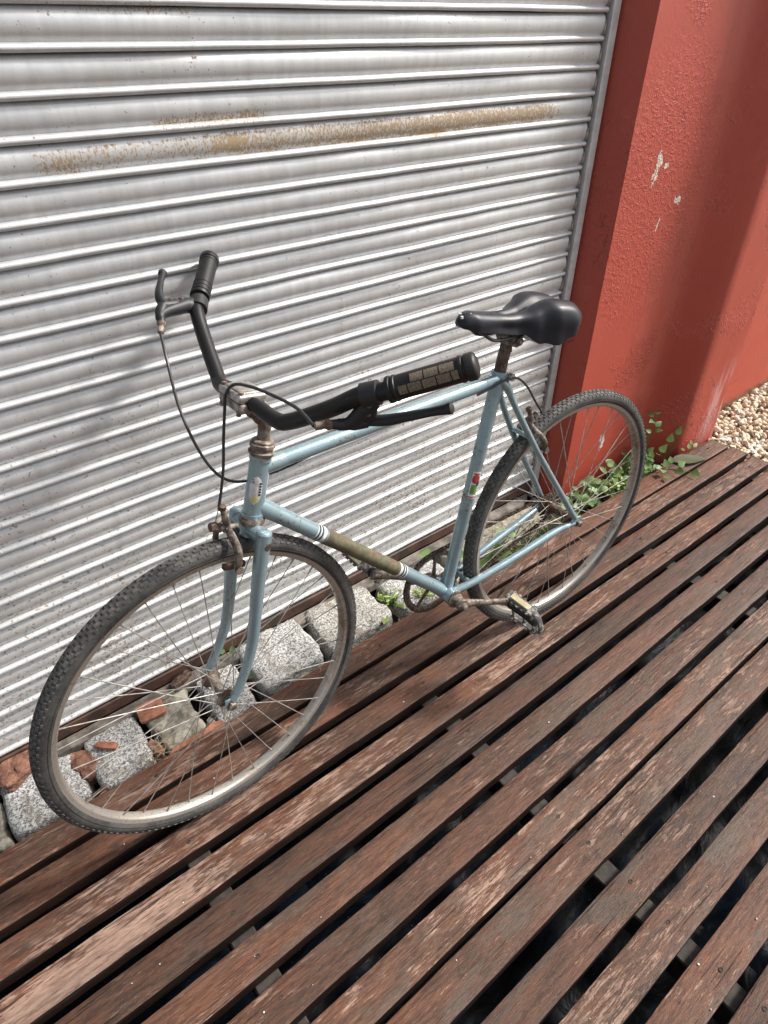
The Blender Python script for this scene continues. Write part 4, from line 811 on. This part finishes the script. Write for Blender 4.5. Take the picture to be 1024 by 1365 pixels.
def pedal(c, s, rot):     # cage pedal: axle outward, two side rails with reflectors, end plate
    e = empty('pedal', parent=bike, mat=Matrix.Translation(c)@Matrix.Rotation(rot, 4, 'Y')@Matrix.Diagonal((1.12, -s*1.02, 1.15, 1)))   # local +Y outward
    # local: y outward, x/z cage plane (x = long way), z thin
    g = MB(); g.lathe((0, 0, 0), Yx, [(0, .0065), (.010, .0065), (.012, .0115), (.030, .0105), (.070, .0095), (.088, .0115), (.096, .0105), (.0965, .004)], 14); g.build('axle_housing', M['plastic'], e)
    g = MB()
    for sx in (-1, 1):
        g.rbox((sx*.036, .052, 0), (.006, .086, .022), .002, n=1)
        g.rbox((sx*.018, .020, 0), (.036, .006, .016), .002, n=1); g.rbox((sx*.018, .086, 0), (.036, .006, .016), .002, n=1); g.rbox((sx*.022, .053, 0), (.028, .005, .010), .0015, n=1)
    g.tube(spline([(-.036, .093, 0), (-.026, .104, 0), (0, .108, 0), (.026, .104, 0), (.036, .093, 0)], 4), .0045, 8, flat=1.6, upv=Vector((0, 0, 1)))
    for sx in (-1, 1):
        for k in range(5): g.box((sx*.036, .020+k*.016, .0125), (.005, .006, .004)); g.box((sx*.036, .020+k*.016, -.0125), (.005, .006, .004))
    g.build('cage', M['plasticw'] if 'plasticw' in M else M['plastic'], e)
    for sx in (-1, 1): g = MB(); g.rbox((sx*.0405, .052, 0), (.004, .058, .0125), .001, n=1); g.build('reflector', M['cream'], e)
M['plasticw'] = mat_black('scuffed_grey_pedal_plastic', (.075, .072, .068), .5, .52, (.42, .40, .37), 90)
pedal(crN, -1, R(-72)); pedal(crF, 1, R(-55))

# ------------------------------------------------------------------ plants
def leaf(mb, base, d, nrm, ln, wd, kind='round', curl=.15):
    d = Vector(d).normalized(); nrm = Vector(nrm); nrm = (nrm-d*nrm.dot(d)).normalized(); s_ = d.cross(nrm); N = 5; vs = []
    for i in range(N+1):
        t = i/N
        w_ = {'round': math.sqrt(max(0, 1-(2*t-1)**2))*.5*(1.15-.3*t), 'heart': (math.sin(math.pi*min(1, t*1.0)**.62))*.5, 'long': math.sin(math.pi*t**.8)*.5*(1-.2*t), 'blade': .5*(1-t**2)+.02}[kind]*wd
        w_ = max(w_, .0004); z_ = -curl*ln*t*t
        for k_ in (-1, 0, 1): vs.append(Vector(base)+d*ln*t+s_*w_*k_+nrm*(z_+(abs(k_)*.16*w_)))
    mb.add(vs, [(i*3+k_, i*3+k_+1, (i+1)*3+k_+1, (i+1)*3+k_) for i in range(N) for k_ in (0, 1)])
def rdir(el0=20, el1=80, az=None):
    a = random.uniform(0, 6.28) if az is None else az; e_ = R(random.uniform(el0, el1)); return Vector((math.cos(a)*math.cos(e_), math.sin(a)*math.cos(e_), math.sin(e_)))
TOCAM = Vector((-.55, -.45, .7))
def plant(name, loc, label, cat, leaves, mt, stems=True, stuff=False, group=None):
    e = empty(name, loc); tag(e, label, cat, group)
    if stems:
        g = MB()
        for (p, d, n_, ln, wd, kd, cv) in leaves:
            P = Vector(p); g.tube(spline([Vector((P.x*.3, P.y*.3, -.01)), Vector((P.x*.7, P.y*.7, P.z*.75)), P], 3), .0010, 4)
        tag(g.build('stem', M['leafd'], e), kind='stuff')
    if stuff:
        g = MB()
        for (p, d, n_, ln, wd, kd, cv) in leaves: leaf(g, p, d, n_, ln, wd, kd, cv)
        tag(g.build('foliage', mt, e), kind='stuff')
    else:
        for (p, d, n_, ln, wd, kd, cv) in leaves: g = MB(); leaf(g, (0, 0, 0), d, n_, ln, wd, kd, cv); g.build('leaf', mt, e, 60, p)
    return e
# big round leaves behind the rear wheel
plant('weed', (1.30, 1.06, -.045), 'weed with large rounded light green leaves behind the rear tyre', 'plant',
      [((.00, -.01, .065), (.3, -.5, .2), TOCAM, .062, .055, 'heart', .2), ((.035, .0, .045), (.8, -.3, -.1), TOCAM, .050, .045, 'heart', .2), ((-.03, .01, .03), (-.2, -.6, .1), TOCAM, .045, .045, 'heart', .1), ((.06, .02, .085), (.6, .2, .3), TOCAM, .038, .030, 'heart', .2), ((.12, .03, .05), (.6, -.2, .1), TOCAM, .032, .026, 'heart', .2), ((.01, .03, .02), (.5, -.8, -.2), TOCAM, .045, .04, 'heart', .2)], M['leaf'])
plant('weed', (1.165, 1.15, -.045), 'two round green leaves showing left of the seat tube foot', 'plant',
      [((-.02, .02, .055), (-.6, .1, .3), TOCAM, .055, .045, 'heart', .1), ((.05, -.01, .04), (.5, -.4, .1), TOCAM, .045, .034, 'heart', .2), ((.06, -.01, .01), (.2, -.4, -.3), TOCAM, .04, .03, 'heart', .2)], M['leaf'])
lv = []
for i in range(34):
    a = random.uniform(0, 6.28); r_ = random.uniform(.005, .045); h_ = random.uniform(0, .055); lv.append(((r_*math.cos(a), r_*math.sin(a)*.8, h_), rdir(0, 45), TOCAM+rdir()*.4, random.uniform(.014, .030), random.uniform(.004, .008), 'long', .3))
plant('fern_tuft', (.935, 1.125, -.045), 'small yellow-green feathery weed in the gap left of the chainring', 'plant', lv, M['leafy'], stuff=True)
plant('fern_tuft', (1.035, 1.085, -.040), 'small feathery weed seen through the chainring', 'plant', [((p[0]*.9, p[1]*.6, p[2]*.7), d, n_, l_*.8, w_, k_, c_) for (p, d, n_, l_, w_, k_, c_) in lv], M['leafy'], stuff=True)
lv = []
for i in range(150):
    x = random.uniform(-.15, .16); y_ = random.uniform(-.045, .03); lv.append(((x, y_, -.005), rdir(45, 85)+Vector((.2, -.2, 0)), TOCAM, random.uniform(.035, .085), .0028, 'blade', random.uniform(.2, .6)))
plant('grass_tuft', (1.52, 1.095, -.045), 'tuft of thin grass behind the rear hub', 'grass', lv, M['leafd'], stems=False, stuff=True)
lv = []
for i in range(160):
    x = random.uniform(-.16, .20); y_ = random.uniform(-.05, .05); a = random.uniform(0, 6.28); lv.append(((x, y_, random.uniform(0, .035)), (math.cos(a), math.sin(a), random.uniform(-.1, .5)), (random.uniform(-.5, .5), -.5, 1), random.uniform(.04, .11), .0016, 'blade', random.uniform(-.3, .3)))
plant('dry_grass', (1.52, 1.105, -.045), 'tangle of dead straw-coloured stalks behind the rear hub', 'dry grass', lv, M['straw'], stems=False, stuff=True)
lv = []
for i in range(44): lv.append(((random.uniform(-.03, .03), random.uniform(-.03, .03), .0), rdir(0, 40), (0, 0, 1), random.uniform(.03, .06), .0014, 'blade', random.uniform(-.2, .3)))
plant('dry_grass', (.165, 1.065, -.018), 'little heap of dry stalks left of the concrete lump', 'dry grass', lv, M['straw'], stems=False, stuff=True)
lv = []
for i in range(150):
    x = random.uniform(-.27, .27); k_ = 1-abs(x)/.34; y_ = random.uniform(-.055, .04); h_ = random.uniform(0, .085*k_+.01+.04*max(0, x/.27)); lv.append(((x, y_, h_), rdir(-10, 50), TOCAM+rdir()*.5, random.uniform(.020, .042), random.uniform(.016, .034), random.choice(('round', 'heart', 'long')), .25))
plant('clover_patch', (1.99, 1.085, -.04), 'dense patch of small green weeds at the foot of the red wall', 'plants', lv, M['leaf'], stuff=True)
lv = []
for i in range(90):
    x = random.uniform(-.09, .12); y_ = random.uniform(-.05, .02); h_ = random.uniform(.0, .07); lv.append(((x, y_, h_), rdir(-10, 60), TOCAM+rdir()*.5, random.uniform(.012, .022), random.uniform(.006, .012), 'long', .25))
plant('clover_patch', (1.98, 1.045, -.02), 'bright yellow-green weed clump in front of the greener patch by the wall', 'plants', lv, M['leafy'], stuff=True)
lv = []
for i in range(16): a = i*.5; lv.append(((.012*i-.08, .02*math.sin(i), .06+.010*i), rdir(-10, 40), TOCAM+rdir()*.3, random.uniform(.022, .034), random.uniform(.018, .026), 'heart', .2))
plant('ivy_climber', (2.14, 1.085, -.02), 'grey-green round-leaved creeper climbing the red wall behind the rear rim', 'plant', lv, M['leafd'])
lv = [((.0, .0, .07), (-.2, -.2, .9), TOCAM, .042, .030, 'heart', .3), ((.045, .0, .088), (.1, -.2, .9), TOCAM, .040, .026, 'heart', .3), ((.085, .0, .098), (.1, -.2, .9), TOCAM, .036, .024, 'heart', .3), ((.115, .0, .10), (.4, -.2, .8), TOCAM, .038, .026, 'heart', .3), ((-.05, .0, .045), (-.2, -.4, .8), TOCAM, .045, .030, 'heart', .3)]
plant('ivy_sprig', (2.31, 1.055, -.01), 'upright sprig of rounded pale leaves against the red wall', 'plant', lv, M['leaf'])
lv = [((-.04, -.03, .02), (-.6, -.4, .2), TOCAM, .036, .030, 'heart', .1), ((-.015, -.035, .025), (.1, .5, .5), TOCAM, .034, .028, 'heart', .1), ((.0, -.06, .018), (.0, -.7, .1), TOCAM, .036, .034, 'heart', .1), ((.035, -.05, .02), (.6, -.2, .2), TOCAM, .034, .032, 'heart', .1), ((.02, -.03, .025), (.3, .5, .5), TOCAM, .030, .026, 'heart', .1), ((.035, -.105, .016), (.0, -.6, .05), TOCAM, .038, .038, 'heart', .1), ((-.06, -.06, .015), (-.4, -.5, .1), TOCAM, .026, .024, 'heart', .1)]
plant('creeper', (2.215, 1.015, .0), 'pale green heart-leaved creeper spreading over the back deck board', 'plant', lv, M['leaf'])
lv = [((.0, .0, .012), (.4, .4, .3), TOCAM, .028, .018, 'long', .1), ((.03, .0, .010), (.7, .0, .3), TOCAM, .028, .018, 'long', .1), ((.045, .015, .010), (.4, .5, .3), TOCAM, .024, .014, 'long', .1), ((-.02, .01, .01), (-.5, .2, .3), TOCAM, .022, .014, 'long', .1)]
plant('sprout', (2.41, 1.01, .0), 'tiny green sprout at the wall just above the dry leaf', 'plant', lv, M['leaf'])
def fallen(x, y_, z_, az, ln, wd, label, mt):
    g = MB(); leaf(g, (0, 0, 0), (math.cos(az), math.sin(az), .05), (0, 0, 1), ln, wd, 'long', .04); o = g.build('fallen_leaf', mt, None, 60, (x, y_, z_)); tag(o, label, 'leaf'); return o
fallen(2.275, 1.010, .006, -.55, .155, .075, 'large dry grey-green leaf lying on the deck by the red wall', M['dry'])
fallen(.556, 1.058, -.02, 1.2, .030, .022, 'single small green leaf at the foot of the wide dark granite block', M['leaf'])
fallen(.845, 1.046, -.012, .6, .045, .020, 'small yellow-green leaf on the edge below the large light granite block', M['leafy'])
plant('weed', (.44, 1.20, -.03), 'small green weed in the joint behind the near fork blade', 'plant', [((.0, .0, .035), (.1, .3, .5), TOCAM, .028, .022, 'heart', .2), ((.01, -.04, .03), (.2, -.4, .3), TOCAM, .030, .022, 'heart', .2), ((-.015, .02, .04), (-.5, .2, .4), TOCAM, .022, .016, 'heart', .2), ((.0, -.07, .02), (.1, -.5, .2), TOCAM, .026, .02, 'heart', .2)], M['leaf'])
g = MB(); rg = random.Random(11)
for i in range(70):
    e = edges[rg.randrange(0, 13)]; x = rg.uniform(-.1, 2.5); k_ = x/2.5; ya = e[0][0]+(e[1][0]-e[0][0])*k_; yb = e[0][1]+(e[1][1]-e[0][1])*k_; chunk(g, (x, rg.uniform(ya+.006, yb-.006), .0012), rg.choice((.0012, .0016, .0024)), i+900)
tag(g.build('grit', M['white'], smooth=0), 'pale crumbs of grit lying here and there on the deck boards', 'grit', kind='stuff')
